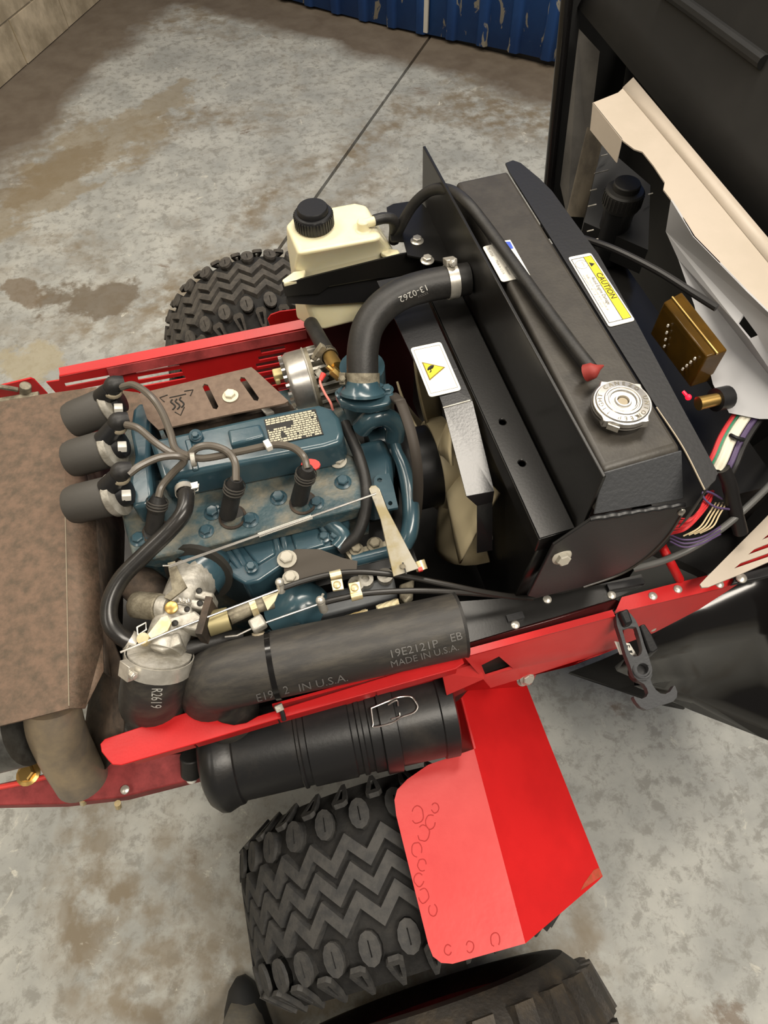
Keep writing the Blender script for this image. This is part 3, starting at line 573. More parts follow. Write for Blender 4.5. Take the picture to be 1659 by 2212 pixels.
blk = [A(290, 1205, .85), A(440, 1186, .85), A(792, 1096, .85), A(800, 1000, .85), V((0.10, 0.78, .85)), V((-0.24, 0.78, .85))]
obj('cylinder_block', MB().prism(blk, (0, 0, -0.36)), TEALD, en)
# side gear cover: ribbed panels standing off the block
sc = MB(); sc.prism([A(*p, .842) for p in ((420, 1196), (560, 1160), (700, 1126), (752, 1114), (756, 1130), (748, 1168), (728, 1180), (640, 1200), (560, 1255), (530, 1262), (470, 1226))], (0, 0, -0.12)); so = obj('side_cover', sc, TEAL, en, bevel=0.005, seg=3)
for a, b in (((485, 1182), (530, 1245)), ((502, 1178), (540, 1240)), ((594, 1156), (604, 1206)), ((610, 1152), (620, 1200)), ((690, 1132), (722, 1182))): obj('cover_rib', MB().bar(A(*a, .846), A(*b, .832), 0.010, 0.014), TEAL, so, bevel=0.003)
for q in (((520, 1174), (588, 1158), (596, 1196), (556, 1220)), ((626, 1150), (684, 1136), (704, 1176), (640, 1194))): obj('cover_panel', MB().prism(AP(q, .847), (0, 0, -0.01)), TEAL, so, bevel=0.004, seg=3)
for x, y in ((543, 1225), (724, 1158), (700, 1160)): bolt(so, A(x, y, .846), 0.0065, m=TEAL)
obj('cover_ear', MB().tube([A(712, 1128, .85), A(742, 1160, .845), A(728, 1184, .84)], 0.012, 14), TEAL, so)
ip = MB().tube([A(452, 1195, .835), A(445, 1222, .84), A(425, 1245, .84)], [0.030, 0.036, 0.040], 24); obj('intake_port', ip, TEAL, en)
# governor housing under the cables
gh = MB().prism([A(*p, .80) for p in ((610, 1300), (660, 1290), (690, 1282), (850, 1240), (860, 1290), (700, 1330), (640, 1340))], (0, 0, -0.10)); obj('governor_housing', gh, mat('dark_grey_casting', (0.10, 0.105, 0.11), 0.5, metal=0.3, bump=0.2), en, bevel=0.006, seg=3)
for x, y in ((790, 1258), (832, 1250), (770, 1268)): obj('housing_boss', MB().lathe([(0.012, 0), (0.012, 0.012), (0.006, 0.013), (0.006, 0.006)], A(x, y, .798), (0, 0, 1), 16), CAST, en)
obj('end_casting', MB().tube([A(600, 1345, .77), A(650, 1310, .79), A(690, 1320, .78)], [0.03, 0.038, 0.03], 18), TEAL, en)
obj('oil_gallery', MB().tube([A(762, 1212, .835), A(850, 1190, .84)], 0.0095, 14, 0), TEAL, en)
bp_ = [(612, 1198), (640, 1186), (690, 1186), (740, 1205), (772, 1212), (770, 1236), (730, 1240), (640, 1262), (615, 1256)]
bo = obj('cable_plate', MB().prism(AP(bp_, .848), (0, 0, -0.004)), mat('brown_black_plate', (0.045, 0.036, 0.026), 0.6), en); DB = MATS['pale_dusty_bolt']
bolt(bo, A(620, 1208, .849), 0.0095, m=DB); bolt(bo, A(628, 1249, .849), 0.0080, m=DB)
for x, y, r in ((770, 1187, .007), (810, 1176, .008)): bolt(en, A(x, y, .842), r, m=DCAST)
obj('front_flange', MB().prism(AP(((745, 1192), (835, 1168), (845, 1190), (760, 1212)), .84), (0, 0, -0.02)), DCAST, en)
# thermostat housing, pump and pipes
zt2 = .962
tf = [(722, 848), (735, 832), (760, 822), (812, 818), (838, 832), (850, 846), (852, 862), (840, 872), (800, 880), (765, 878), (735, 868)]
tt = obj('thermostat_housing', MB().prism(AP(tf, zt2), (0, 0, -0.016)), TEAL, en, bevel=0.004, seg=3)
obj('housing_neck', MB().lathe([(0.034, 0), (0.033, 0.004), (0.026, 0.010), (0.0225, 0.02)], A(783, 850, zt2), A(783, 800, .99) - A(783, 850, zt2), 28), TEAL, tt)
obj('housing_tower', MB().lathe([(0.030, 0), (0.034, 0.03), (0.036, 0.05), (0.034, 0.12)], A(790, 905, .84), V((0, 0.02, 1)), 24), TEAL, tt)
bolt(tt, A(836, 842, zt2), 0.0065, m=TEAL); bolt(tt, A(738, 850, zt2), 0.0065, m=TEAL)
obj('sensor', MB().lathe([(0.008, 0), (0.008, 0.016), (0.004, 0.018), (0.004, 0.026)], A(735, 815, .94), V((-0.6, 0.5, 0.6)), 8), BRASS, tt, label='brass coolant sensor')
obj('bypass_elbow', MB().tube([A(780, 925, .905), A(800, 906, .925), A(830, 900, .925), A(853, 918, .905), A(852, 948, .88)], 0.0150, 16, 6), TEAL, tt)
obj('pump_body', MB().lathe([(0.045, 0), (0.045, 0.03), (0.032, 0.034), (0.030, 0.05)], A(800, 985, .80), V((1, 0, 0)), 28), TEAL, en)
obj('pump_block', MB().prism(AP(((765, 955), (830, 940), (850, 985), (850, 1055), (790, 1068)), .868), (0, 0, -0.09)), TEAL, en, bevel=0.012, seg=4)
obj('water_pipe', MB().tube([A(850, 945, .882), A(858, 975, .876), A(872, 1010, .87), A(884, 1060, .865), A(888, 1110, .858), A(884, 1150, .848), A(872, 1178, .836)], [0.0085, 0.0085, 0.0105, 0.0125, 0.0130, 0.0130, 0.0125], 16, 6), TEAL, en)
ear = [A(*p, .884) for p in ((808, 1034), (815, 1026), (840, 1022), (850, 1050), (860, 1096), (838, 1100), (822, 1060), (808, 1048))]
eo = obj('lift_bracket', MB().plate(ear, [[A(820 + 6 * math.cos(a), 1037 + 5 * math.sin(a), .884) for a in [k * math.pi / 4 for k in range(8)]], [A(843 + 5 * math.cos(a), 1087 + 5 * math.sin(a), .884) for a in [k * math.pi / 4 for k in range(8)]]], (0, 0, -0.005)), TEAL, en)
obj('lower_body', MB().box((0.08, 0.60, 0.62), (0.16, 0.30, 0.30)), BLACK, en)
# ================================================================== FAN DRIVE
FC = V((0.0, 0.60, 0.80))
bt = MB(); path = [AX(865, 868, .172), AX(885, 925, .172), AX(898, 985, .172), AX(903, 1045, .172), AX(900, 1105, .172), AX(892, 1150, .172)]
path = catmull(path, 6); path += catmull([path[-1], path[-1] + V((0, 0.03, -0.06)), path[-1] + V((0, 0.10, -0.13)), V((.172, path[0].y + 0.04, path[0].z - 0.16)), V((.172, path[0].y + 0.06, path[0].z - 0.06)), path[0]], 6)[1:]
bt.strip([p + V((-0.007, 0, 0)) for p in path], [p + V((0.007, 0, 0)) for p in path]); tag(obj('fan_belt', bt, BELT, solid=0.006), 'brown-grey rubber fan belt looping beside the cooling fan hub', 'belt')
fc = V((0.248, 0.605, 0.79))
fan = thing('cooling_fan', 'beige plastic cooling fan between the engine and the black radiator shroud', 'fan', (fc.x, fc.y, fc.z - 0.2))
obj('fan_hub', MB().lathe([(0.03, -0.075), (0.064, -0.070), (0.068, -0.062), (0.068, -0.014), (0.03, -0.010)], fc, (1, 0, 0), 36), DARK, fan)
obj('fan_boss', MB().lathe([(0.072, -0.016), (0.076, -0.010), (0.076, 0.014), (0.05, 0.018)], fc, (1, 0, 0), 36), BEIGE, fan)
nb = 6; Rf = 0.178
for k in range(nb):
    a0 = 2 * math.pi * k / nb + 0.62; b = MB(); rows_ = []
    for i in range(8):
        rr = 0.068 + (Rf - 0.068) * i / 7; row = []; tw = math.radians(44 - 14 * i / 7); ch = 0.062 + 0.090 * i / 7
        for j in range(7):
            s_ = (j / 6 - 0.5) * ch; camber = 0.012 * (1 - (2 * j / 6 - 1) ** 2)
            an = a0 + (s_ * math.cos(tw)) / rr + 0.16 * i / 7; row.append(fc + V((-s_ * math.sin(tw) * 0.8 - camber + 0.004, rr * math.cos(an), rr * math.sin(an))))
        rows_.append(row)
    b.strip(*rows_); obj('fan_blade', b, BEIGE, fan, solid=0.0035, sharp=60)
# ================================================================== IGNITION COILS AND LEADS
coils = [((152, 910), (240, 873), (256, 883), (241, 841), 'coil nearest the slotted heat plate'), ((151, 993), (243, 966), (264, 965), (250, 920), 'middle coil of the row'), ((153, 1092), (252, 1068), (273, 1070), (256, 1028), 'coil nearest the carburettor')]
for i, (l, r, t, h, lab) in enumerate(coils):
    a, b = A(*l, .918), A(*r, .936); d = (b - a).normalized(); Lk = (b - a).length
    co = thing('ignition_coil', 'dark grey cylindrical ignition coil, ' + lab, 'ignition coil', (a + b) / 2 - V((0, 0, 0.03)), 'ignition coils in a row')
    obj('coil_body', MB().lathe([(0.018, -0.001), (0.0255, 0.002), (0.0275, 0.010), (0.0275, Lk - 0.004), (0.025, Lk)], a, d, 28), COILM, co)
    obj('coil_ring', MB().lathe([(0.029, Lk - 0.006), (0.0305, Lk - 0.004), (0.0305, Lk + 0.006), (0.020, Lk + 0.009)], a, d, 28), CAST, co)
    obj('coil_boss', MB().lathe([(0.020, Lk + 0.006), (0.018, Lk + 0.018), (0.012, Lk + 0.020)], a, d, 20), DARK, co)
    te = A(*t, .948); obj('terminal', MB().box(te, (0.012, 0.011, 0.012), Matrix.Rotation(0.3, 3, 'Y')), WHITE, co, bevel=0.001, label='pale square terminal')
    hh = A(*h, .972); obj('lead_tower', MB().tube([b - d * 0.006 + V((0, 0, 0.018)), hh], [0.015, 0.0125], 16, 0), DARK, co)
    obj('tower_ring', MB().lathe([(0.0128, -0.002), (0.0138, 0), (0.0138, 0.003), (0.0128, 0.005)], hh - V((0, 0, 0.004)), (hh - b).normalized(), 16), TAN, co)
    obj('lead_boot', MB().tube([hh - V((0, 0, .002)), hh + V((0.006, 0.002, 0.006)), hh + V((0.020, 0.004, 0.004))], [0.0125, 0.0130, 0.0095], 14), RUBBER, co)
cb = MB(); cb.prism(AP(((286, 884), (300, 868), (318, 872), (326, 900), (322, 985), (330, 1070), (318, 1090), (285, 1096), (278, 1040), (290, 985), (280, 930)), .925), (0, 0, -0.06)); obj('coil_bracket', cb, TEAL, en, bevel=0.006, seg=3)
leads = [('ignition_lead', 'grey ignition lead from the heat-plate coil to the plug beside the red washer', [(262, 836, .978), (290, 832, .985), (325, 855, .99), (350, 890, .985), (368, 935, .975), (378, 968, .97), (400, 982, .965), (440, 990, .96), (520, 975, .958), (590, 961, .958), (630, 966, .962), (655, 985, .965), (664, 1012, .958)], (664, 1012, .958), (646, 1080, .892)),
         ('ignition_lead', 'grey ignition lead from the middle coil to the plug in the middle of the head', [(272, 917, .978), (300, 926, .98), (335, 955, .975), (370, 978, .968), (402, 988, .962), (425, 968, .972), (455, 963, .972), (490, 975, .966), (508, 1000, .962), (510, 1040, .955)], (510, 1036, .955), (492, 1112, .892)),
         ('ignition_lead', 'grey ignition lead from the coil nearest the carburettor down to the end plug', [(278, 1024, .978), (305, 1005, .98), (345, 988, .975), (385, 985, .968), (398, 996, .958), (375, 1020, .945), (350, 1050, .935), (342, 1075, .93)], (342, 1072, .93), (332, 1146, .885))]
for nm, lab, path, b0, b1 in leads:
    r0 = A(*path[0]); t = thing(nm, lab, 'ignition wire', r0, 'ignition leads')
    obj('lead', MB().tube([A(*p) for p in path], 0.0052, 10, 6), WIREG, t)
    p0, p1 = A(*b0), A(*b1); d = p1 - p0
    obj('plug_boot', MB().tube([p0 - d * 0.02, p0 + d * 0.2, p0 + d * 0.22, p0 + d * 0.42, p0 + d * 0.44, p1], [0.0080, 0.0125, 0.0140, 0.0135, 0.0115, 0.0120, 0.0125], 16, 4), RUBBER, t)
    bt_ = MB()
    for q in (0.14, 0.22, 0.30): bt_.lathe([(0.0140, -0.0016), (0.0150, 0), (0.0140, 0.0016)], p0 + d * q, d, 16, caps=False)
    obj('boot_rib', bt_, mat('dusty_boot_rib', (0.05, 0.045, 0.038), 0.7), t)
tag(obj('plastic_washer', MB().prism(AP([(671 + 21 * math.cos(k * math.pi / 6), 1003 + 12 * math.sin(k * math.pi / 6)) for k in range(12)], .941), (0, 0, -0.003)), SPRED), 'flat red washer tag on the valve cover beside the spark plug boot', 'washer')
tag(obj('lead_clip', MB().box(A(579, 962, .968), (0.0085, 0.014, 0.010), Matrix.Rotation(0.25, 3, 'Z')), WHITE, bevel=0.001), 'white plastic clip gripping two grey ignition leads beside the data plate', 'clip')
tag(obj('lead_tie', MB().lathe([(0.0095, -0.003), (0.0105, -0.003), (0.0105, 0.003), (0.0095, 0.003)], A(418, 992, .962), A(470, 985, .96) - A(418, 992, .962), 14, caps=False), CAST), 'small silver tie where the ignition leads bundle over the valve cover', 'clip')
# ================================================================== HEAT SHIELDS AND EXHAUST
hsp = [(300, 850), (543, 793), (552, 800), (623, 866), (615, 871), (505, 893), (342, 928), (318, 905)]
def slot(a, b, w, z):
    a, b = A(*a, z), A(*b, z); d = (b - a).normalized(); n = V((-d.y, d.x, 0)) * w
    return [a + n, a - d * w + n * 0.0, a - n, b - n, b + d * w, b + n]
hs = thing('heat_plate', 'brown heat shield plate with two slots and a stamped hot-surface mark', 'heat shield', A(450, 870, .92))
hp_ = obj('plate', MB().plate(AP(hsp, .945), [slot((443, 833), (466, 880), .0042, .945), slot((523, 818), (554, 862), .0042, .945)], (0, 0, -0.003)), RUST2, hs)
bolt(hs, A(498, 856, .946), 0.008, m=mat('cream_bolt', (0.70, 0.65, 0.50), 0.5))
sy = MB(); zz = .9456
for pts in (((362, 853), (345, 859), (355, 868)), ((398, 845), (417, 842), (411, 855)), ((366, 859), (402, 851)), ((378, 890), (390, 897), (398, 879))): sy.tube([A(*p, zz) for p in pts], 0.0008, 6, 0)
for dx, dy in ((372, 863), (382, 862), (391, 858)): sy.tube([A(dx, dy, zz), A(dx - 3, dy + 5, zz), A(dx + 4, dy + 11, zz), A(dx + 6, dy + 16, zz), A(dx + 1, dy + 22, zz)], 0.0012, 6, 4)
obj('hot_surface_mark', sy, INK, hs)
mf = MB().prism([A(325, 872, .918), A(545, 815, .918), A(618, 862, .918), A(640, 880, .90), A(360, 945, .90)], (0, 0, -0.07)); obj('exhaust_manifold', mf, RUSTD, en, bevel=0.006)
obj('manifold_bracket', MB().prism(AP(((562, 882), (578, 876), (592, 890), (575, 895)), .925), (0, 0, -0.004)), STEEL, en)
mu = thing('muffler_shield', 'large rusty brown muffler heat shield with a bent crease at the left', 'heat shield', (-0.40, 0.62, 0.80)); zm = .862
ms = [(-260, 918), (0, 868), (90, 852), (205, 836), (300, 848), (320, 905), (200, 925), (140, 962), (141, 1100), (145, 1300), (149, 1530), (60, 1553), (-260, 1632)]
mo_ = obj('shield_top', MB().prism(AP(ms, zm), (0, 0, -0.003)), RUST, mu)
sd = [A(140, 962, zm), A(141, 1100, zm), A(145, 1300, zm), A(149, 1530, zm)]; s2 = [A(178, 985, .84), A(206, 1130, .832), A(222, 1390, .83), A(184, 1530, .842)]
obj('shield_slope', MB().strip(sd, s2), RUST, mu, solid=0.003)
obj('shield_corner', MB().add([A(222, 1390, .83), A(224, 1450, .832), A(184, 1530, .842)], [(0, 1, 2)]), RUST, mu, solid=0.003)
s3 = [A(210, 1150, .76), A(232, 1250, .74), A(250, 1360, .73), A(240, 1400, .73)]
obj('shield_skirt', MB().strip([A(178, 985, .838), A(206, 1130, .83), A(222, 1390, .828), A(226, 1452, .83)], [A(250, 1010, .72), A(268, 1150, .68), A(262, 1390, .68), A(262, 1480, .66)]), RUSTD, mu, solid=0.003)
obj('shield_edge', MB().tube([A(141, 1100, zm + .001), A(145, 1300, zm + .001), A(149, 1525, zm + .001)], 0.0008, 6), mat('worn_edge', (0.26, 0.22, 0.16), 0.5, metal=0.4), mu)
bk = MB(); bk.strip([A(240, 1375, .80), A(262, 1430, .80), A(272, 1480, .795), A(268, 1560, .78), A(264, 1620, .76)], [A(205, 1440, .74), A(195, 1500, .72), A(186, 1560, .70), A(188, 1610, .68), A(222, 1668, .65)]); obj('side_bracket', bk, RUSTD, mu, solid=0.003, sharp=60)
obj('slit', MB().prism(AP(((133, 958), (152, 951), (150, 966)), zm + .0006), (0, 0, -0.0008)), INK, mu)
tp = thing('exhaust_pipe', 'bare tan steel exhaust pipe pointing down below the rusty muffler shield', 'exhaust pipe', A(150, 1640, .62))
obj('pipe', MB().tube([A(112, 1520, .80), A(120, 1570, .77), A(140, 1620, .72), A(178, 1685, .655)], [0.036, 0.037, 0.037, 0.037], 28, 8), mat('heat_tinted_steel', (0.42, 0.33, 0.22), 0.42, metal=0.5, col2=(0.22, 0.19, 0.16), scale=9, lo=0.40, hi=0.62), tp)
ml_ = MB().tube([A(-120, 1610, .74), A(58, 1566, .76)], 0.055, 26, 0); tag(obj('muffler', ml_, mat('grey_muffler_steel', (0.16, 0.16, 0.15), 0.45, metal=0.7, col2=(0.09, 0.085, 0.08), scale=30)), 'grey steel muffler drum tucked under the rusty heat shield', 'muffler')
# ================================================================== ALTERNATOR
al = thing('alternator', 'bright aluminium alternator with cooling fins beside the slotted red panel', 'alternator', A(660, 830, .78)); ac0 = A(662, 832, .850); axd = V((1, 0.02, 0.06)).normalized()
def alp(l): return [(r, h) for r, h in l]
obj('case_front', MB().lathe([(0.045, -0.030), (0.056, -0.026), (0.060, -0.020), (0.060, 0.008), (0.061, 0.010)], ac0, axd, 36), CHROME, al)
obj('case_rear', MB().lathe([(0.060, 0.010), (0.060, 0.016), (0.046, 0.018), (0.046, 0.060), (0.02, 0.062)], ac0, axd, 36), DCAST, al)
u_, w_, a_ = frame(axd)
for k in range(26):
    an = 2 * math.pi * k / 26; d = u_ * math.cos(an) + w_ * math.sin(an)
    me = shared('alternator_fin', lambda: MB().box((0, 0, 0), (0.040, 0.0045, 0.016)), CAST); t = a_.cross(d); p = ac0 + a_ * 0.036 + d * 0.052
    inst('fin', me, Matrix(((a_.x, t.x, d.x, p.x), (a_.y, t.y, d.y, p.y), (a_.z, t.z, d.z, p.z), (0, 0, 0, 1))), al)
    me2 = shared('alternator_vane', lambda: MB().box((0, 0, 0), (0.006, 0.004, 0.014)), CHROME); p = ac0 - a_ * 0.030 + d * 0.050
    inst('vane', me2, Matrix(((a_.x, t.x, d.x, p.x), (a_.y, t.y, d.y, p.y), (a_.z, t.z, d.z, p.z), (0, 0, 0, 1))), al)
obj('case_rib', MB().lathe([(0.0602, -0.0015), (0.0618, 0), (0.0618, 0.001), (0.0602, 0.002)], ac0 + a_ * 0.008, axd, 36, caps=False), CAST, al)
obj('end_cap', MB().tube([A(690, 815, .90), A(700, 805, .905)], 0.012, 14, 0), CAST, al)
cn = thing('wire_connector', 'yellowed plastic wire plug beside the alternator pulley side', 'connector', A(602, 812, .86))
obj('plug', MB().box(A(603, 808, .875), (0.020, 0.016, 0.014)), mat('yellowed_nylon', (0.55, 0.46, 0.22), 0.5), cn, bevel=0.002); obj('plug_tail', MB().box(A(600, 822, .868), (0.008, 0.010, 0.012)), MATS['yellowed_nylon'], cn, bevel=0.002)
pw = thing('sensor_wire', 'thin pink wire with red push-on terminal running from the brass sensor', 'wire', A(705, 830, .93))
obj('wire', MB().tube([A(693, 815, .945), A(692, 828, .945), A(702, 850, .94), A(714, 870, .935), A(719, 886, .925)], 0.0019, 8), WPK, pw); obj('terminal', MB().tube([A(699, 808, .947), A(692, 822, .945)], [0.0045, 0.003], 10, 0), SPRED, pw)
# ================================================================== RADIATOR
zk = 1.10
ra = thing('radiator', 'flat black radiator with a long top tank behind the fan shroud', 'radiator', (0.38, 0.60, 0.62))
tk = [A(985, 392, zk), A(1097, 368, zk), A(1470, 963, zk), A(1302, 1012, zk)]
tl = [A(985, 392, zk) + V((0, .004, -.05)), A(1097, 368, zk) + V((0.0, .004, -.05)), A(1476, 1078, 1.052), A(1281, 1112, 1.052)]
obj('top_tank', MB().frustum(tk, tl), SATIN, ra, bevel=0.006, seg=4)
e0, e1 = A(1302, 1014, zk), A(1470, 965, zk); f0, f1 = A(1281, 1110, 1.054), A(1475, 1076, 1.054)
nf = (e1 - e0).cross(f0 - e0).normalized(); nf = nf if nf.y < 0 else -nf
obj('tank_end', MB().prism([e0 * .94 + f0 * .06, e1 * .94 + f1 * .06, f1, f0], nf * 0.002), GREYBK, ra, bevel=0.001)
wd = MB().tube([A(1275, 1122, 1.05) + (A(1478, 1090, 1.05) - A(1275, 1122, 1.05)) * (k / 14) + V((0, 0, 0.0016 * (k % 2))) for k in range(15)], [0.0030, 0.0042, 0.0030, 0.0038, 0.0030], 8, 3); obj('weld_bead', wd, DARK, ra)
obj('core', MB().box((0.376, 0.61, 0.86), (0.085, 0.50, 0.38)), COREM, ra)
spx = [A(1240, 1150, 1.04), A(1280, 1116, 1.05), A(1478, 1090, 1.05), AY(1470, 1120, A(1478, 1090, 1.05).y)]
Ys = A(1300, 1120, 1.045).y
side_ = [AY(x, y, Ys) for x, y in ((1196, 1178), (1276, 1124), (1476, 1092), (1472, 1112), (1440, 1160), (1395, 1205), (1340, 1240), (1260, 1268), (1160, 1292), (1140, 1288))]
so_ = obj('side_plate', MB().prism(side_, (0, 0.004, 0)), DARK, ra, bevel=0.001)
bolt(so_, AY(1213, 1202, Ys - .001), 0.0085, (0, -1, 0.3), m=DB); rivet(so_, AY(1472, 1106, Ys - .001), 0.005, (0, -1, 0.2))
obj('side_edge', MB().tube([AY(x, y, Ys) for x, y in ((1472, 1112), (1440, 1160), (1395, 1205), (1340, 1240), (1260, 1268))], 0.002, 8), SATIN, so_)
# labels on the tank
lq = [A(*p, zk + .001) for p in ((1042, 533), (1082, 523), (1128, 600), (1084, 609))]
lb_ = obj('parts_label', MB().prism(round_poly(lq, 0.004), (0, 0, -0.0008)), WHITE, ra, label='white paper sticker with faded print')
ud = (lq[3] - lq[0]).normalized(); vd = (lq[1] - lq[0]).normalized(); cc = (lq[0] + lq[1] + lq[2] + lq[3]) / 4
text(lb_, '70.4104', 0.006, cc - ud * .024 - vd * .008, ud, vd, FADE, 'print'); text(lb_, 'Made In U.S.A.', 0.005, cc + ud * .010 - vd * .006, ud, vd, FADE, 'print'); text(lb_, 'P/N', 0.006, cc - ud * .02 + vd * .003, ud, vd, INK, 'print'); text(lb_, 'Radiator', 0.005, cc + ud * .020 + vd * .001, ud, vd, FADE, 'print')
tq = [A(*p, zk + .001) for p in ((1089, 520), (1102, 518), (1108, 528), (1145, 594), (1143, 596), (1104, 542))]
tr_ = obj('torn_label', MB().prism(tq, (0, 0, -0.0006)), WHITE, ra, label='torn strip of a white and blue sticker')
obj('blue_print', MB().add([A(*p, zk + .0014) for p in ((1092, 522), (1102, 522), (1109, 536), (1103, 538))], [(0, 1, 2, 3)]), BLUEP, tr_)
# filler neck and cap
cp = A(1345, 868, 1.122)
obj('filler_neck', MB().lathe([(0.030, 0), (0.030, 0.008), (0.024, 0.010), (0.024, 0.016), (0.034, 0.018), (0.034, 0.020)], V((cp.x, cp.y, 1.098)), (0, 0, 1), 32), SATIN, ra)
capo = V((cp.x, cp.y, 1.112)); b = MB(); outl = []
for k in range(72):
    a = 2 * math.pi * k / 72 + 0.45; e = 0.0
    for ea_ in (0.10, 1.40, 3.24, 4.70):
        dlt = (a - 0.45 - ea_ + math.pi) % (2 * math.pi) - math.pi; e += 0.0042 * math.exp(-(dlt / 0.10) ** 2)
    outl.append((a, 0.0325 + e))
b.frustum([capo + V((math.cos(a) * r, math.sin(a) * r, 0.010)) for a, r in outl], [capo + V((math.cos(a) * (r + .001), math.sin(a) * (r + .001), 0.0)) for a, r in outl]); rc_ = obj('radiator_cap', b, CHROME, ra, bevel=0.0012, seg=3, label='round silver pressure cap embossed with lettering')
obj('cap_top', MB().lathe([(0.0305, 0.0095), (0.029, 0.0118), (0.021, 0.0124), (0.0200, 0.0136), (0.0185, 0.0136), (0.0178, 0.0122), (0.0165, 0.0122), (0.0158, 0.0134), (0.0150, 0.0134), (0.0142, 0.0112), (0.0095, 0.0110), (0.0085, 0.0132), (0.0068, 0.0132), (0.0062, 0.0100), (0.001, 0.0100)], capo, (0, 0, 1), 48), CHROME, rc_)
obj('cap_rivet', MB().lathe([(0.0060, 0.0098), (0.0055, 0.0108), (0.001, 0.0112)], capo, (0, 0, 1), 20), TAN, rc_)
obj('cap_tab', MB().box(capo + V((-0.022, -0.026, 0.003)), (0.013, 0.002, 0.008), Matrix.Rotation(-0.75, 3, 'Z')), STEEL, rc_)
def ring_text(txt, size, rad, a0, step, z):
    for i, ch in enumerate(txt):
        if ch == ' ': continue
        a = a0 - step * i; er = V((math.cos(a), math.sin(a), 0)); et = V((math.sin(a), -math.cos(a), 0)); o = capo + er * rad + V((0, 0, z))
        m_ = text_mb(ch, size, lambda x, y: o + et * x + er * y); b_ = MB().add(m_.v + [p - V((0, 0, 0.0008)) for p in m_.v], m_.f); obj('embossed_letter', b_, DCAST, rc_)
ring_text('CANEZO UNION', 0.0075, 0.0252, 2.0, 0.30, 0.01262); ring_text('KEEP', 0.0075, 0.0252, 4.9, 0.26, 0.01262); ring_text('TIGHT', 0.0075, 0.0252, 3.6, 0.26, 0.01262)
# dark strip beside the tank with the caution sticker
ba = thing('radiator_baffle', 'narrow black sheet baffle beside the radiator tank carrying a yellow caution sticker', 'panel', (0.46, 0.6, 0.95))
bs = [(1092, 352), (1108, 346), (1125, 352), (1165, 385), (1192, 412), (1240, 478), (1292, 548), (1372, 690), (1460, 855), (1550, 1020), (1546, 1036), (1522, 1060), (1473, 966), (1340, 754), (1101, 372)]
obj('baffle_sheet', MB().prism(AP(bs, 1.094), (0, 0, -0.003)), DARK, ba)
obj('baffle_drop', MB().prism([A(1522, 1060, 1.092), A(1550, 1020, 1.092), A(1546, 1036, 1.092) + V((0, 0, -.08)), A(1522, 1060, 1.092) + V((0, 0, -.08))], (0.002, 0, 0)), DARK, ba)
obj('baffle_edge', MB().tube([A(1418, 880, 1.0955), A(1475, 966, 1.0955), A(1522, 1058, 1.0955)], 0.0010, 6), mat('scratched_edge', (0.42, 0.36, 0.27), 0.4, metal=0.6), ba)
cq = [A(*p, 1.0955) for p in ((1227, 556), (1276, 546), (1372, 692), (1316, 706))]
sk = obj('caution_sticker', MB().prism(round_poly(cq, 0.004), (0, 0, -0.0008)), WHITE, ba, label='white and yellow caution sticker')
def cqp(s, t, dz=0.0004): return (cq[0] * (1 - s) + cq[1] * s) * (1 - t) + (cq[3] * (1 - s) + cq[2] * s) * t + V((0, 0, dz))
obj('yellow_band', MB().add([cqp(.60, .045), cqp(.93, .045), cqp(.93, .955), cqp(.60, .955)], [(0, 1, 2, 3)]), YELLOW, sk)
bd = MB()
for a, c in (((.07, .045), (.93, .045)), ((.07, .955), (.93, .955)), ((.07, .045), (.07, .955)), ((.93, .045), (.93, .955)), ((.60, .045), (.60, .955))): bd.bar(cqp(*a, .0005), cqp(*c, .0005), 0.0005, 0.0003)
obj('sticker_border', bd, INK, sk)
ud = (cqp(.5, 1) - cqp(.5, 0)).normalized(); vd = (cqp(1, .5) - cqp(0, .5)).normalized()
text(sk, 'CAUTION', 0.0120, cqp(.76, .49), ud, vd, INK, 'print', 0.95); text(sk, 'Avoid Engine Damage', 0.0072, cqp(.46, .54), ud, vd, INK, 'print', 0.85)
text(sk, 'Baffle must be removed when outside air', 0.0052, cqp(.30, .55), ud, vd, FADE, 'print', 0.82); text(sk, 'temperature is 40\u00b0 F (4\u00b0 C) or above', 0.0052, cqp(.17, .52), ud, vd, FADE, 'print', 0.82)
obj('warning_triangle', MB().add([cqp(.67, .20), cqp(.67, .13), cqp(.88, .165)], [(0, 1, 2)]), INK, sk)
ov = MB(); oc = cqp(.36, .14, .0005); ov.tube([oc + ud * 0.0085 * math.cos(k * math.pi / 8) + vd * 0.0085 * math.sin(k * math.pi / 8) for k in range(17)], 0.00025, 5, 0); obj('oval_mark', ov, FADE, sk); text(sk, '40002', 0.0042, oc + vd * .002, ud, vd, FADE, 'print')
# ================================================================== SHROUD AND GUARD
shd = thing('fan_shroud', 'black sheet steel fan shroud frame standing in front of the radiator', 'fan shroud', (0.30, 0.6, 0.80))
r0, r1_, r2_, r3_ = A(1164, 1167, 1.0), A(1245, 1143, 1.0), V((0.317, 0.82, 1.0)), V((0.266, 0.82, 1.0))
def rh_(x, y): return [A(x, y, 1.0) + V((.0048 * math.cos(k * math.pi / 6), .0048 * math.sin(k * math.pi / 6), 0)) for k in range(12)]
obj('top_rail', MB().plate([r0, r1_, r2_, r3_], [rh_(1086, 911), rh_(1128, 1000)], (0, 0, -0.004)), BLACK, shd, bevel=0.0015)
obj('rail_skirt', MB().prism([r0, r3_, r3_ + V((0, 0, -.03)), r0 + V((0, 0, -.03))], (0.004, 0, 0)), BLACK, shd, bevel=0.0015); obj('rail_skirt', MB().prism([r0, r1_, r1_ + V((0, 0, -.03)), r0 + V((0, 0, -.03))], (0, 0.004, 0)), BLACK, shd, bevel=0.0015)
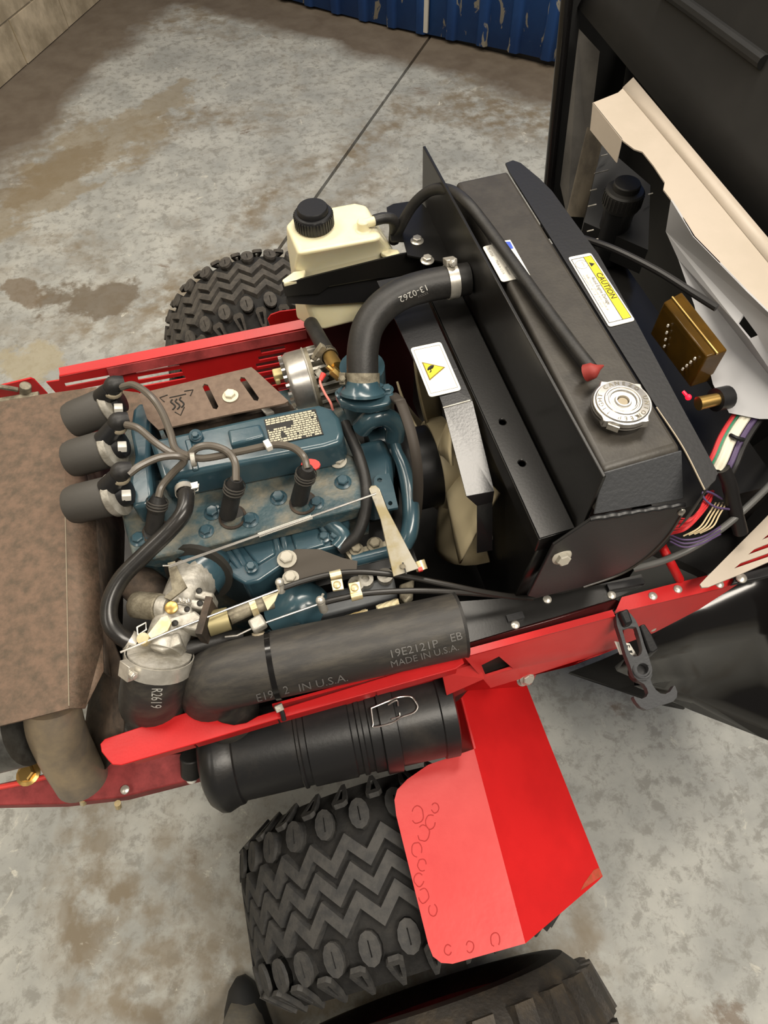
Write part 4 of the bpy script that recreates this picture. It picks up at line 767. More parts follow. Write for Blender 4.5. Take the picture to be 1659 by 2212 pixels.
fl = [A(913, 316, 1.118), A(1302, 1030, 1.108), A(1302, 1030, 1.108) + V((-0.006, -0.01, -0.10)), V((0.320, 0.36, 0.90)), V((0.325, 0.90, 0.90)), V((0.325, 0.99, 1.0))]
obj('back_plate', MB().prism(fl, (0.0045, 0, 0)), BLACK, shd, bevel=0.001)
leg = MB().strip([AY(1168, 1175, .333), AY(1205, 1172, .333)], [AY(1112, 1284, .333), AY(1150, 1282, .333)]); obj('side_leg', leg, BLACK, shd, solid=0.005)
obj('inner_web', MB().prism([V((0.290, 0.345, 0.972)), V((0.290, 0.90, 0.972)), V((0.290, 0.90, 0.60)), V((0.290, 0.345, 0.60))], (0.003, 0, 0)), BLACK, shd)
obj('lower_web', MB().prism([V((0.318, 0.345, 0.972)), V((0.318, 0.90, 0.972)), V((0.318, 0.90, 0.60)), V((0.318, 0.345, 0.60))], (0.003, 0, 0)), BLACK, shd)
gd = thing('fan_guard', 'folded black fan guard strip with a white hot-hand warning sticker', 'fan guard', (0.24, 0.58, 0.83))
gl = [V((.200, .82, 1.0)), V((.208, .625, 1.0)), V((.2235, .612, .9995)), V((.2215, .554, .998)), V((.223, .446, .937)), V((.240, .443, .910)), V((.240, .416, .82))]
gr_ = [V((.262, .82, 1.0)), V((.262, .625, 1.0)), V((.262, .612, 1.0)), V((.262, .552, 1.0)), V((.262, .444, .936)), V((.262, .442, .912)), V((.262, .412, .825))]
GUARD = mat('textured_guard_black', (0.014, 0.014, 0.015), 0.30, bump=0.05, bscale=300, spec=0.9)
obj('guard_top', MB().strip(gl[0:4], gr_[0:4]), GUARD, gd, solid=0.002, sharp=8); obj('guard_slope', MB().strip([gl[3], gl[4]], [gr_[3], gr_[4]]), GUARD, gd, solid=0.002, sharp=8)
obj('guard_side', MB().strip(gl[5:7], gr_[5:7]), GUARD, gd, solid=0.002, sharp=8); obj('guard_fold', MB().strip([gl[4], gl[5]], [gr_[4], gr_[5]]), GUARD, gd, solid=0.002, sharp=8)
obj('bend_line', MB().bar(A(957, 881, .9995), A(1016, 865, 1.0015), 0.0016, 0.0016), STEEL, gd)
rivet(gd, V((.262, .425, .84)), 0.006, (1, -0.3, 0.2), m=DB)
wq = [A(*p, 1.0025) for p in ((886, 752), (952, 738), (997, 842), (928, 858))]
ws = obj('hot_hand_sticker', MB().prism(round_poly(wq, 0.005), (0, 0, -0.0008)), WHITE, gd, label='white sticker with a yellow warning triangle')
def wqp(s, t, dz=0.0004): return (wq[0] * (1 - s) + wq[1] * s) * (1 - t) + (wq[3] * (1 - s) + wq[2] * s) * t + V((0, 0, dz))
bd = MB()
for a, c in (((.08, .06), (.92, .06)), ((.08, .94), (.92, .94)), ((.08, .06), (.08, .94)), ((.92, .06), (.92, .94))): bd.bar(wqp(*a), wqp(*c), 0.0005, 0.0003)
obj('sticker_border', bd, FADE, ws)
t0, t1, t2 = [A(*p, 1.0030) for p in ((911, 782), (962, 793), (928, 822))]; tc_ = (t0 + t1 + t2) / 3
obj('triangle_edge', MB().add([t0, t1, t2], [(0, 1, 2)]), mat('olive_print', (0.20, 0.14, 0.01), 0.5), ws); obj('triangle', MB().add([tc_ + (p - tc_) * 0.84 + V((0, 0, .0003)) for p in (t0, t1, t2)], [(0, 1, 2)]), YELLOW, ws)
obj('hand_mark', MB().tube([A(*p, 1.0036) for p in ((937, 790), (932, 793), (927, 796), (924, 800))], [0.0008, 0.0032, 0.0024, 0.0008], 6, 3), INK, ws); obj('finger_mark', MB().tube([A(*p, 1.0036) for p in ((930, 797), (931, 802), (928, 804))], 0.0008, 6, 3), INK, ws)
# ================================================================== COOLANT BOTTLE AND BRACKET
bz = .985
cbk = thing('bottle_bracket', 'black bent sheet bracket holding the cream coolant bottle, fixed with two bolts', 'bracket', A(780, 590, .94))
fb = [AY(x, y, .868) for x, y in ((609, 612), (640, 606), (864, 550), (880, 547), (966, 560))]; fbl = [AY(x, y, .868) for x, y in ((616, 640), (690, 634), (712, 618), (790, 604), (968, 585))]
obj('front_strip', MB().prism(fb + fbl[::-1], (0, 0.003, 0)), BLACK, cbk)
obj('lower_lip', MB().prism([AY(x, y, .874) for x, y in ((617, 636), (966, 575), (966, 596), (900, 626), (800, 652), (690, 659), (624, 656))], (0, 0.003, 0)), DARK, cbk)
bz2 = 1.006
tp_ = [A(*p, bz2) for p in ((835, 448), (850, 440), (905, 432), (940, 470), (985, 540), (966, 567), (880, 551), (872, 520), (845, 520))]
obj('mount_plate', MB().prism(tp_, (0, 0, -0.003)), BLACK, cbk)
for x, y in ((901, 521), (923, 563)): bolt(cbk, A(x, y, bz2), 0.0072)
for x, y in ((978, 502), (996, 545)): bolt(cbk, A(x, y, bz2 - .01), 0.007, m=BLACK)
obj('back_flange', MB().prism([A(940, 470, bz2), A(985, 540, bz2), A(985, 540, bz2) + V((0.02, 0, -0.05)), A(940, 470, bz2) + V((0.02, 0, -0.05))], (0.003, 0, 0)), BLACK, cbk)
cbt = thing('coolant_bottle', 'cream translucent plastic coolant bottle with a black screw cap', 'bottle', A(720, 640, .93)); zb = 1.035
btop = [A(*p, zb) for p in ((617, 487), (632, 470), (700, 450), (766, 438), (790, 443), (808, 480), (822, 512), (810, 518), (660, 545), (645, 548))]
bmid = [A(*p, .983) for p in ((620, 530), (638, 508), (700, 480), (775, 465), (812, 475), (832, 510), (850, 540), (836, 547), (650, 592), (634, 590))]
bbt = [A(*p, .872) for p in ((640, 690), (650, 660), (720, 620), (800, 600), (830, 620), (840, 640), (845, 668), (835, 680), (704, 713), (684, 713))]
cen = sum(bbt, V()) / 10
b = MB(); n = 10; b.add(btop + bmid + bbt, [tuple(range(n)), tuple(range(3 * n - 1, 2 * n - 1, -1))] + [(k * n + i, (k + 1) * n + i, (k + 1) * n + (i + 1) % n, k * n + (i + 1) % n) for k in range(2) for i in range(n)])
obj('bottle_body', b, CREAMP, cbt, bevel=0.006, seg=4)
tabs = [((609, 604), (634, 586), (660, 582), (655, 602), (612, 612)), ((822, 545), (835, 536), (860, 538), (865, 548), (840, 556))]
for q in tabs: obj('bottle_tab', MB().prism(AP(q, .992), (0, 0, -0.008)), CREAMP, cbt, bevel=0.002)
co_ = A(680, 488, zb); cd_ = V((-0.02, 0.0, 1))
obj('bottle_neck', MB().lathe([(0.024, -0.004), (0.024, 0.006)], co_, cd_, 28), CREAMP, cbt)
cap = obj('bottle_cap', MB().lathe([(0.0300, 0.002), (0.0305, 0.006), (0.0300, 0.022), (0.0285, 0.024), (0.0245, 0.0245), (0.0240, 0.031), (0.0225, 0.033), (0.001, 0.033)], co_, cd_, 40), DARK, cbt, label='black ribbed screw cap')
cu_, cw_, ca_ = frame(cd_)
for k in range(40):
    an = 2 * math.pi * k / 40; d = cu_ * math.cos(an) + cw_ * math.sin(an); t = ca_.cross(d); p = co_ + ca_ * 0.012 + d * 0.0304
    inst('cap_rib', shared('cap_rib', lambda: MB().box((0, 0, 0), (0.0016, 0.0022, 0.018)), DARK), Matrix(((d.x, t.x, ca_.x, p.x), (d.y, t.y, ca_.y, p.y), (d.z, t.z, ca_.z, p.z), (0, 0, 0, 1))), cap)
sp_ = A(785, 500, zb - .004); obj('spout_base', MB().lathe([(0.0135, 0), (0.0135, 0.004), (0.0095, 0.006), (0.0095, 0.018), (0.007, 0.020)], sp_, V((0, 0, 1)), 20), CREAMP, cbt, bevel=0.0008)
obj('spout', MB().tube([sp_ + V((0, 0, .013)), A(812, 476, 1.048)], 0.0070, 14, 0), CREAMP, cbt)
bh_ = thing('breather_hose', 'short black hose plugged onto the coolant bottle spout', 'hose', A(830, 480, 1.02)); obj('hose', MB().tube([A(808, 476, 1.048), A(830, 471, 1.047), A(848, 474, 1.04), A(852, 490, 1.02), A(850, 520, .98)], 0.0085, 14, 6), RUBBER, bh_)
oh = thing('overflow_hose', 'long thin black overflow hose running from the radiator cap over the tank', 'hose', A(1130, 590, 1.10))
obj('hose', MB().tube([A(1277, 797, 1.113), A(1234, 742, 1.113), A(1170, 655, 1.112), A(1095, 550, 1.112), A(1042, 478, 1.115), A(1005, 434, 1.120), A(968, 410, 1.106), A(930, 412, 1.088), A(895, 440, 1.062), A(870, 480, 1.03), A(852, 520, .99)], 0.0082, 14, 6), RUBBER, oh)
obj('red_clip', MB().tube([A(1265, 806, 1.116), A(1282, 800, 1.122), A(1292, 795, 1.124), A(1303, 790, 1.122)], [0.0105, 0.0095, 0.004, 0.0012], 12, 4), mat('dull_red_clip', (0.26, 0.03, 0.024), 0.6), oh, label='dull red wire clip at the hose end')
# ================================================================== RADIATOR HOSE
rh = thing('radiator_hose', 'bent black upper radiator hose with printed number and steel clamps', 'hose', A(800, 780, .95))
rp_ = [A(783, 838, .968), A(783, 800, .985), A(784, 755, 1.003), A(795, 706, 1.02), A(825, 664, 1.033), A(870, 634, 1.04), A(925, 617, 1.042), A(975, 608, 1.042), A(1012, 602, 1.042)]
rhb = MB().tube(rp_, [0.0228] * 3, 28, 8); obj('hose_body', rhb, RUBBER, rh)
clamp(rh, A(783, 818, .976), A(783, 780, .994) - A(783, 838, .968), 0.0232, 0.016, V((-0.9, 0.5, 0.2)), DCAST)
clamp(rh, A(975, 608, 1.042), A(1012, 602, 1.042) - A(940, 615, 1.042), 0.0232, 0.015, V((0.0, 0.45, 0.9)))
print_on(rh, surf(rhb), '13-0262', (893, 633), (-68, 31), 13, PRINTW, 1.15); print_on(rh, surf(rhb), 'XXXXX', (913, 636), (-20, 8), 5, PRINTG, 1.0)
hh2 = thing('heater_hose', 'dark rubber hose with a steel clamp dropping behind the alternator', 'hose', A(705, 745, .90)); obj('hose', MB().tube([A(672, 700, .90), A(690, 732, .92), A(712, 770, .935)], 0.0125, 16), RUBBER, hh2)
clamp(hh2, A(710, 768, .934), A(712, 770, .935) - A(690, 732, .92), 0.0130, 0.011, V((-0.5, -0.2, 0.6)), DCAST); obj('brass_stub', MB().tube([A(712, 770, .935), A(728, 796, .945)], 0.0115, 14, 0), BRASS, hh2)
# ================================================================== SMALL HOSES
def hose(name, label, pts, r, m=RUBBER, cat='hose', seg=14):
    t = thing(name, label, cat, A(*pts[-1]) - V((0, 0, r))); obj('hose', MB().tube([A(*p) for p in pts], r, seg, 6), m, t); return t
vh = hose('breather_pipe', 'black rubber vent hose curving from the valve cover down to the carburettor', [(398, 1052, .93), (402, 1075, .935), (395, 1110, .935), (362, 1150, .925), (310, 1200, .915), (262, 1250, .905), (238, 1300, .895), (238, 1345, .885), (262, 1375, .875), (290, 1390, .865)], 0.0112, SHINY)
def spring_clip(parent, x, y, z, ax):
    o = A(x, y, z); obj('spring_clip', MB().lathe([(0.0125, -0.005), (0.0135, -0.005), (0.0135, 0.005), (0.0125, 0.005)], o, ax, 18, caps=False), STEEL, parent)
    u, w, a = frame(ax); obj('clip_ear', MB().box(o + V((0.014, 0, 0.006)), (0.012, 0.010, 0.003)), STEEL, parent)
spring_clip(vh, 399, 1060, .932, A(402, 1075, .935) - A(398, 1050, .93)); spring_clip(vh, 285, 1386, .868, A(290, 1390, .865) - A(262, 1375, .875))
obj('nipple', MB().cyl(A(397, 1062, .915), A(398, 1046, .932), 0.009, 14), TEAL, vh)
for q in (((414, 1050), (429, 1046), (427, 1060), (412, 1064)), ((296, 1355), (315, 1345), (316, 1360), (298, 1372))):
    pts = [A(*p, .93 if q[0][0] > 400 else .885) for p in q]; obj('clip_loop', MB().tube(pts + [pts[0]], 0.0011, 6, 0), WHITE, vh)
hose('bypass_hose', 'thin black corrugated hose hanging between the valve cover and water pump', [(745, 915, .90), (758, 945, .90), (775, 985, .895), (788, 1030, .89), (792, 1075, .885), (786, 1120, .87), (768, 1160, .855), (735, 1188, .84)], 0.0085)
hose('fuel_hose', 'short black fuel hose leaving the side of the carburettor', [(375, 1390, .855), (395, 1402, .858), (430, 1394, .855), (475, 1382, .845), (520, 1375, .83)], 0.0095)
# ================================================================== CARBURETTOR
ca = thing('carburettor', 'dirty cast aluminium carburettor with brass screw and linkages below the engine', 'carburettor', A(370, 1330, .80)); cz = .865
obj('throttle_body', MB().tube([A(425, 1242, .845), A(405, 1285, .855), A(380, 1335, .862), A(360, 1385, .870), A(350, 1412, .872)], [0.034, 0.032, 0.028, 0.027, 0.027], 22, 6), CAST, ca)
obj('intake_flange', MB().lathe([(0.050, 0), (0.050, 0.008), (0.036, 0.010)], A(432, 1232, .838), A(405, 1285, .855) - A(432, 1232, .838), 26), mat('black_gasket_flange', (0.03, 0.028, 0.024), 0.5), ca)
obj('solenoid', MB().tube([A(292, 1306, .868), A(348, 1312, .880)], 0.0185, 12, 0), DCAST, ca, bevel=0.002); obj('solenoid_neck', MB().tube([A(346, 1312, .880), A(366, 1314, .882)], 0.0160, 18, 0), CAST, ca)
obj('brass_screw', MB().lathe([(0.0085, 0), (0.0085, 0.003), (0.007, 0.004)], A(371, 1313, .897), V((0, -0.2, 1)), 20), BRASS, ca)
for q, m_ in ((((380, 1302), (412, 1308), (414, 1322), (405, 1328), (376, 1322)), CAST), (((352, 1338), (420, 1318), (436, 1332), (425, 1362), (372, 1350)), CAST), (((422, 1270), (462, 1280), (458, 1298), (418, 1288)), CAST), (((412, 1292), (448, 1298), (442, 1318), (408, 1310)), CAST), (((330, 1378), (385, 1364), (392, 1390), (350, 1408), (322, 1398)), CAST)):
    obj('casting', MB().prism(AP(q, .893), (0, 0, -0.030)), m_, ca, bevel=0.0025)
for x, y, r in ((404, 1316, .0028), (430, 1276, .003), (432, 1303, .003), (378, 1346, .003), (338, 1364, .003)): rivet(ca, A(x, y, .894), r * 1.4, m=INK)
obj('choke_arm', MB().prism(AP(((318, 1372), (348, 1334), (362, 1330), (370, 1345), (362, 1362), (328, 1380)), .902), (0, 0, -0.003)), YZINC, ca)
obj('throttle_arm', MB().prism([A(362, 1216, .915), A(378, 1212, .915), A(388, 1238, .912), A(404, 1268, .905), A(368, 1296, .90), A(354, 1290, .90), A(372, 1274, .902), A(366, 1240, .91)], (0, 0, -0.003)), DCAST, ca)
sg = MB(); sa, sb = A(386, 1297, .90), A(411, 1299, .90); sg.tube([sa + (sb - sa) * (k / 60) + V((0, math.sin(k * 1.0) * .004, math.cos(k * 1.0) * .004)) for k in range(61)], 0.0008, 6, 0); obj('idle_spring', sg, STEEL, ca)
obj('gasket_bar', MB().bar(A(436, 1380, .878), A(458, 1300, .878), 0.009, 0.035), RUSTD, ca); obj('actuator', MB().tube([A(450, 1348, .868), A(495, 1336, .866)], [0.017, 0.0155], 16, 0), mat('olive_plated', (0.34, 0.29, 0.15), 0.5, metal=0.5), ca)
obj('actuator_rod', MB().tube([A(495, 1335, .864), A(545, 1312, .86), A(590, 1300, .855)], [0.010, 0.0095], 14, 0), DCAST, ca); obj('rod_nut', MB().tube([A(543, 1316, .86), A(556, 1311, .86)], 0.014, 6, 0), YZINC, ca)
obj('rod_tag', MB().prism(AP(((566, 1290), (602, 1278), (594, 1298), (578, 1318)), .872), (0, 0, -0.002)), mat('pale_olive_tag', (0.55, 0.50, 0.33), 0.5), ca)
rd = MB(); rd.lathe([(0.0075, -0.006), (0.0085, 0), (0.0075, 0.010)], A(313, 1382, .895), V((0, -0.2, 1)), 14); obj('wire_stop', rd, YZINC, ca)
obj('lower_fittings', MB().tube([A(470, 1420, .80), A(420, 1360, .80), A(300, 1260, .80)], 0.03, 14), RUSTD, ca)
# ================================================================== GOVERNOR LEVER, RODS, CABLES
gv = thing('governor_lever', 'pale zinc-plated governor lever slanting beside the blue water pipe', 'lever', A(890, 1240, .83))
gq = [A(797, 1056, .925), A(802, 1049, .925), A(812, 1048, .925), A(820, 1056, .925), A(836, 1098, .917), A(868, 1158, .905), A(892, 1205, .897), A(906, 1228, .89), A(850, 1246, .885), A(845, 1225, .888), A(822, 1122, .912)]
obj('arm', MB().prism(gq, (0, 0.002, -0.004)), mat('rainbow_zinc', (0.62, 0.58, 0.48), 0.33, metal=0.75, col2=(0.50, 0.42, 0.24), scale=22), gv, bevel=0.0008)
obj('slot', MB().bar(A(870, 1215, .8955), A(878, 1240, .8905), 0.0016, 0.0008), INK, gv); rivet(gv, A(870, 1224, .894), 0.004, m=DCAST)
obj('pivot_clamp', MB().tube([A(905, 1212, .885), A(912, 1232, .88)], 0.008, 12, 0), YZINC, gv); obj('red_mark', MB().box(A(908, 1230, .888), (0.006, 0.005, 0.004)), SPRED, gv)
obj('pivot_foot', MB().prism(AP(((862, 1262), (895, 1250), (892, 1285), (876, 1302), (864, 1290)), .85), (0, 0, -0.02)), DCAST, gv, bevel=0.003)
rod = thing('governor_rod', 'thin twin-wire governor rod with a spring between carburettor arm and lever', 'rod', A(600, 1150, .91))
ra_, rb_ = A(366, 1222, .918), A(812, 1066, .93); o2 = A(366, 1226, .918) - ra_
obj('wire', MB().tube([A(352, 1222, .918), ra_, rb_], 0.0012, 8, 0), CHROME, rod); obj('wire', MB().tube([ra_ + o2 * 0.9, rb_ + o2 * 0.3], 0.0011, 8, 0), CHROME, rod)
sg = MB(); s0, s1 = ra_ + (rb_ - ra_) * 0.42, ra_ + (rb_ - ra_) * 0.68; sg.tube([s0 + (s1 - s0) * (k / 300) + V((0, math.sin(k * .9) * .0028, math.cos(k * .9) * .0028 - .002)) for k in range(301)], 0.0007, 5, 0); obj('spring', sg, WHITE, rod)
def cable(name, label, wire, sheath, zc2):
    t = thing(name, label, 'cable', A(*sheath[0]) - V((0, 0, 0.01)), 'throttle and choke cables'); obj('inner_wire', MB().tube([A(*p) for p in wire], 0.0015, 8, 0), CHROME, t); obj('sheath', MB().tube([A(*p) for p in sheath], 0.0041, 10, 6), CABLE, t); return t
c1 = cable('control_cable', 'black choke cable whose bright wire reaches the carburettor, held by the upper clamp', [(260, 1409, .905), (370, 1363, .900), (612, 1270, .873)], [(612, 1270, .873), (660, 1254, .872), (720, 1240, .872), (790, 1236, .872), (880, 1246, .868), (960, 1262, .860), (1050, 1280, .845), (1130, 1290, .825), (1180, 1280, .815), (1270, 1250, .815), (1350, 1225, .83), (1420, 1185, .85), (1466, 1130, .87)], 0)
c2 = cable('control_cable', 'black throttle cable with a short bent bright wire, held by the lower clamp', [(486, 1376, .862), (512, 1373, .862), (560, 1350, .862), (694, 1303, .864)], [(694, 1303, .864), (740, 1292, .866), (800, 1281, .866), (900, 1276, .862), (1000, 1280, .85), (1080, 1286, .835), (1150, 1292, .820)], 0)
for t, (x, y) in ((c1, (727, 1262)), (c2, (765, 1268))):
    up_ = t is c1; q = AP(((x - 13, y - 8), (x + 12, y - 13), (x + 16, y + 10), (x - 8, y + 14)), .880); co2 = obj('cable_clamp', MB().prism(q, (0, 0, -0.004)), YZINC, t, bevel=0.0008, label='yellow plated cable clamp'); rivet(co2, A(x + 1, y + 1, .881), 0.0055, m=YZINC)
    cy = y - 20 if up_ else y + 18; cxx = x - 3 if up_ else x + 4; d_ = A(cxx + 20, cy - 3, .876) - A(cxx - 12, cy + 4, .876); obj('clamp_bend', MB().tube([A(cxx - 11, cy + 3, .873), A(cxx + 13, cy - 3, .873)], 0.0066, 14, 0), YZINC, co2)
sw = MB(); sw.tube([A(608, 1278, .868), A(605, 1262, .880)], 0.0055, 12, 0); sw.ball(A(604, 1258, .884), 0.0062); tag(obj('swivel_pin', sw, STEEL), 'small steel swivel pin gripping the choke wire beside the brown cable plate', 'pin')
sw = MB(); sw.tube([A(700, 1318, .850), A(693, 1300, .868)], 0.0062, 12, 0); sw.ball(A(692, 1297, .871), 0.0065); sw.tube([A(692, 1297, .87), A(698, 1283, .878)], 0.0018, 8, 0); tag(obj('swivel_pin', sw, STEEL), 'steel swivel pin gripping the throttle wire under the lower cable clamp', 'pin')
tm = MB(); tm.box(A(557, 1348, .872), (0.020, 0.018, 0.016), Matrix.Rotation(0.3, 3, 'Z')); tm2 = thing('rod_joint', 'clear plastic tie head joining the throttle wire above the air hose', 'clip', A(557, 1352, .86)); obj('head', tm, CAST, tm2, bevel=0.003); obj('collar', MB().cyl(A(560, 1366, .86), A(562, 1382, .855), 0.010, 12), TAN, tm2)
sp2 = thing('return_spring', 'dull yellow coil spring lying between the governor housing and air hose', 'spring', A(740, 1350, .84))
for a, c in (((740, 1343), (794, 1325)), ((815, 1318), (860, 1302))):
    s0, s1 = A(*a, .85), A(*c, .85); s_ = MB(); s_.tube([s0 + (s1 - s0) * (k / 150) + V((0, math.sin(k * .8) * .006, math.cos(k * .8) * .006)) for k in range(151)], 0.0011, 5, 0); obj('coil', s_, YZINC, sp2)
obj('hook', MB().tube([A(722, 1352, .85), A(728, 1344, .85), A(740, 1343, .85)], 0.0014, 8), STEEL, sp2)
gc = hose('grey_cable', 'smooth grey sheathed cable sweeping from the shelf towards the slotted cream grille', [(1368, 1229, .83), (1430, 1212, .845), (1490, 1186, .86), (1550, 1148, .875), (1600, 1108, .89), (1665, 1045, .905), (1720, 980, .91)], 0.0050, GCABLE, 'cable')
# ================================================================== RIGHT SIDE: HOOD
ho = thing('hood', 'large black plastic hood tipped open beside the radiator', 'hood', (0.85, 0.6, 0.45))
e_lo, e_hi = A(1185, 405, .765), A(1225, 0, 1.10); ed = e_hi - e_lo
eB = e_lo - ed * 0.35; eT = e_lo + ed * 1.75
LX = V((0.15, 0.0, 0.0))
obj('hood_side', MB().prism([eB, eT, eT + LX, eB + LX], (0.0, 0.012, 0)), HOODM, ho)
obj('hood_rim', MB().tube([eB, e_lo, e_hi, eT], 0.012, 12, 3), GLOSSB, ho)
pn = [A(1247, 58, 1.07), A(1290, 105, 1.045), A(1268, 285, .90), A(1222, 465, .76), A(1207, 395, .79)]
obj('side_liner', MB().prism([p + V((0, -0.012, 0)) for p in pn], (0, 0.004, 0)), mat('dusty_grey_liner', (0.075, 0.070, 0.062), 0.7, col2=(0.045, 0.042, 0.038), scale=8), ho)
q0 = A(1372, 172, 1.095) + V((0.012, 0, 0)); q1 = A(1659, 520, 1.095) + V((0.012, 0, 0)); qd = (q1 - q0).normalized(); qa = q0 - qd * 0.42; qb = q1 + qd * 0.48
rows_ = []
for z, dx in ((1.085, 0.004), (1.13, 0.03), (1.30, 0.075), (1.42, 0.10), (1.46, 0.13), (1.60, 0.15), (1.66, 0.22), (1.70, 0.30)):
    rows_.append([qa + (qb - qa) * (k / 12) + V((dx, 0, z - qa.z)) for k in range(13)])
hlm = MB().strip(*rows_); obj('hood_liner', hlm, HOODM, ho, solid=0.006, sharp=60)
hlv = surf(hlm); obj('hood_inner', MB().prism([V((0.885, 1.36, 0.45)), V((0.885, -0.05, 0.45)), V((0.885, -0.05, 1.10)), V((0.885, 1.36, 1.10))], (0.006, 0, 0)), HOODM, ho); obj('liner_rib', MB().tube([onto(hlv, x, y, 0.004) for x, y in ((1440, -20), (1500, 22), (1560, 66), (1620, 110), (1655, 136))], 0.010, 10, 4), HOODM, ho)
nr = [[A(*p) for p in r] for r in (((1335, 1378, .70), (1475, 1300, .715), (1605, 1235, .73), (1760, 1150, .75)), ((1350, 1425, .66), (1500, 1372, .665), (1620, 1335, .67), (1760, 1290, .68)), ((1330, 1445, .62), (1500, 1402, .62), (1620, 1375, .63), (1760, 1345, .63)), ((1400, 1475, .50), (1520, 1455, .48), (1640, 1460, .48), (1760, 1465, .48)), ((1390, 1480, .47), (1500, 1500, .44), (1640, 1520, .44), (1760, 1540, .44)), ((1370, 1478, .44), (1490, 1530, .40), (1640, 1590, .40), (1760, 1640, .40)))]
obj('hood_skirt', MB().strip(*nr), GLOSSB, ho, solid=0.008, sharp=50)
fl_ = [A(1230, 1452, .38), A(1300, 1425, .42), A(1345, 1405, .46), A(1420, 1480, .44), A(1480, 1530, .40), A(1430, 1520, .38)]
obj('skirt_corner', MB().prism(fl_, (0, 0, -0.01)), DARK, ho)
# slotted grille
gr2 = thing('side_grille', 'cream painted slotted grille panel at the end of the red rail', 'grille', A(1600, 1230, .78))
gp = [A(*p, .835) for p in ((1512, 1262), (1530, 1243), (1660, 1112), (1800, 970), (1800, 1160), (1680, 1205), (1600, 1240), (1530, 1268), (1516, 1269))]
gs = [[A(*p, .835) for p in q] for q in (((1646, 1166), (1660, 1154), (1790, 1092), (1790, 1104)), ((1616, 1198), (1630, 1186), (1790, 1122), (1790, 1136)), ((1586, 1228), (1600, 1216), (1790, 1148), (1790, 1158)))]
obj('grille_sheet', MB().plate(gp, gs, (0, 0, -0.003)), CREAM, gr2)
obj('backing', MB().prism(AP(((1560, 1240), (1660, 1120), (1800, 1000), (1800, 1150), (1650, 1210)), .82), (0, 0, -0.003)), RED, gr2)
kb = MB().prism(AP(((1580, 1262), (1592, 1240), (1660, 1222), (1760, 1196), (1760, 1220), (1640, 1250)), .81), (0, 0, -0.008)); obj('pivot_strap', kb, DARK, gr2, bevel=0.002); rivet(gr2, A(1601, 1249, .812), 0.008)
# ================================================================== CREAM SHEET BRACKET, MODULE, FILLER CAP
cr = thing('cream_bracket', 'long cream painted sheet metal bracket beneath the open black hood', 'bracket', (0.66, 0.75, 0.95)); zc = 1.10
ctop = [(1280, 222), (1335, 200), (1368, 170), (1480, 304), (1580, 422), (1720, 588), (1760, 770), (1611, 626), (1497, 509), (1449, 430), (1433, 409), (1436, 394), (1412, 358), (1388, 328), (1370, 322), (1346, 304), (1338, 294)]
cto = AP(ctop, zc); obj('bracket_top', MB().prism(cto, (0, 0, -0.002)), CREAM, cr)
obj('bracket_upturn', MB().strip([A(1345, 190, zc), A(1480, 350, zc), A(1720, 640, zc)], [A(1368, 168, zc + .004), A(1480, 302, zc + .010), A(1720, 586, zc + .012)]), CREAM, cr, solid=0.002)
obj('bracket_tab', MB().prism([A(1280, 222, zc), A(1343, 301, zc), A(1331, 352, 1.068), A(1274, 281, 1.068)], (0.002, 0, 0)), CREAM, cr, bevel=0.0005)
XS = A(1497, 509, zc).x
sidep = [A(1449, 432, zc), A(1497, 511, zc), A(1611, 628, zc), A(1760, 772, zc), A(1735, 905, 1.0), A(1640, 905, .985), A(1575, 892, .985), A(1540, 830, .995), A(1500, 660, 1.03), A(1465, 560, 1.05), A(1438, 500, 1.06)]
obj('bracket_side', MB().plate(sidep, [[A(1592, 700, 1.062), A(1605, 680, 1.068), A(1637, 724, 1.066), A(1618, 732, 1.06)]], (0.003, 0, 0)), mat('shaded_cream_sheet', (0.40, 0.40, 0.41), 0.45), cr)  # grey puts the shading of the cream side into its colour
obj('support_plate', MB().prism([A(1268, 275, 1.03), A(1300, 300, 1.0), A(1262, 470, .90), A(1222, 468, .92)], (0.003, 0, 0)), mat('dusty_tan_plate', (0.15, 0.125, 0.09), 0.65, col2=(0.09, 0.075, 0.055), scale=20), cr)
hy = thing('hydraulic_filler', 'black ribbed filler cap on a neck between the cream bracket and baffle', 'cap', A(1340, 470, .90)); hc = A(1342, 440, .985)
hcap = obj('filler_cap', MB().lathe([(0.031, -0.004), (0.0325, 0.0), (0.0325, 0.024), (0.030, 0.027), (0.0225, 0.028), (0.0225, 0.037), (0.021, 0.039), (0.001, 0.039)], hc, V((0, 0, 1)), 40), mat('grey_black_cap', (0.022, 0.021, 0.019), 0.5), hy)
for k in range(30):
    an = 2 * math.pi * k / 30; d = V((math.cos(an), math.sin(an), 0)); t = V((-d.y, d.x, 0)); p = hc + d * 0.0325 + V((0, 0, .012))
    inst('cap_rib', shared('cap_rib2', lambda: MB().box((0, 0, 0), (0.0022, 0.0028, 0.020)), MATS['grey_black_cap']), Matrix(((d.x, t.x, 0, p.x), (d.y, t.y, 0, p.y), (0, 0, 1, p.z), (0, 0, 0, 1))), hcap)
obj('filler_neck', MB().lathe([(0.026, -0.11), (0.026, -0.02), (0.029, -0.004)], hc, V((0, 0, 1)), 28), DARK, hy)
oc_ = thing('oil_cooler', 'dark finned oil cooler behind the ribbed filler cap', 'oil cooler', A(1290, 480, .86)); ob = MB().prism([A(1262, 480, .94), A(1300, 310, .975), A(1405, 400, .975), A(1400, 540, .94)], (0, 0, -0.05)); obj('core', ob, COREM, oc_)
for x, y, w in ((1298, 337, 14), (1284, 375, 30), (1275, 412, 14), (1270, 446, 18), (1268, 500, 14), (1276, 520, 16), (1400, 420, 10)): obj('fin_edge', MB().tube([A(x, y, .985), A(x + w, y - w * .25, .985)], 0.0011, 6, 0), CAST, oc_)
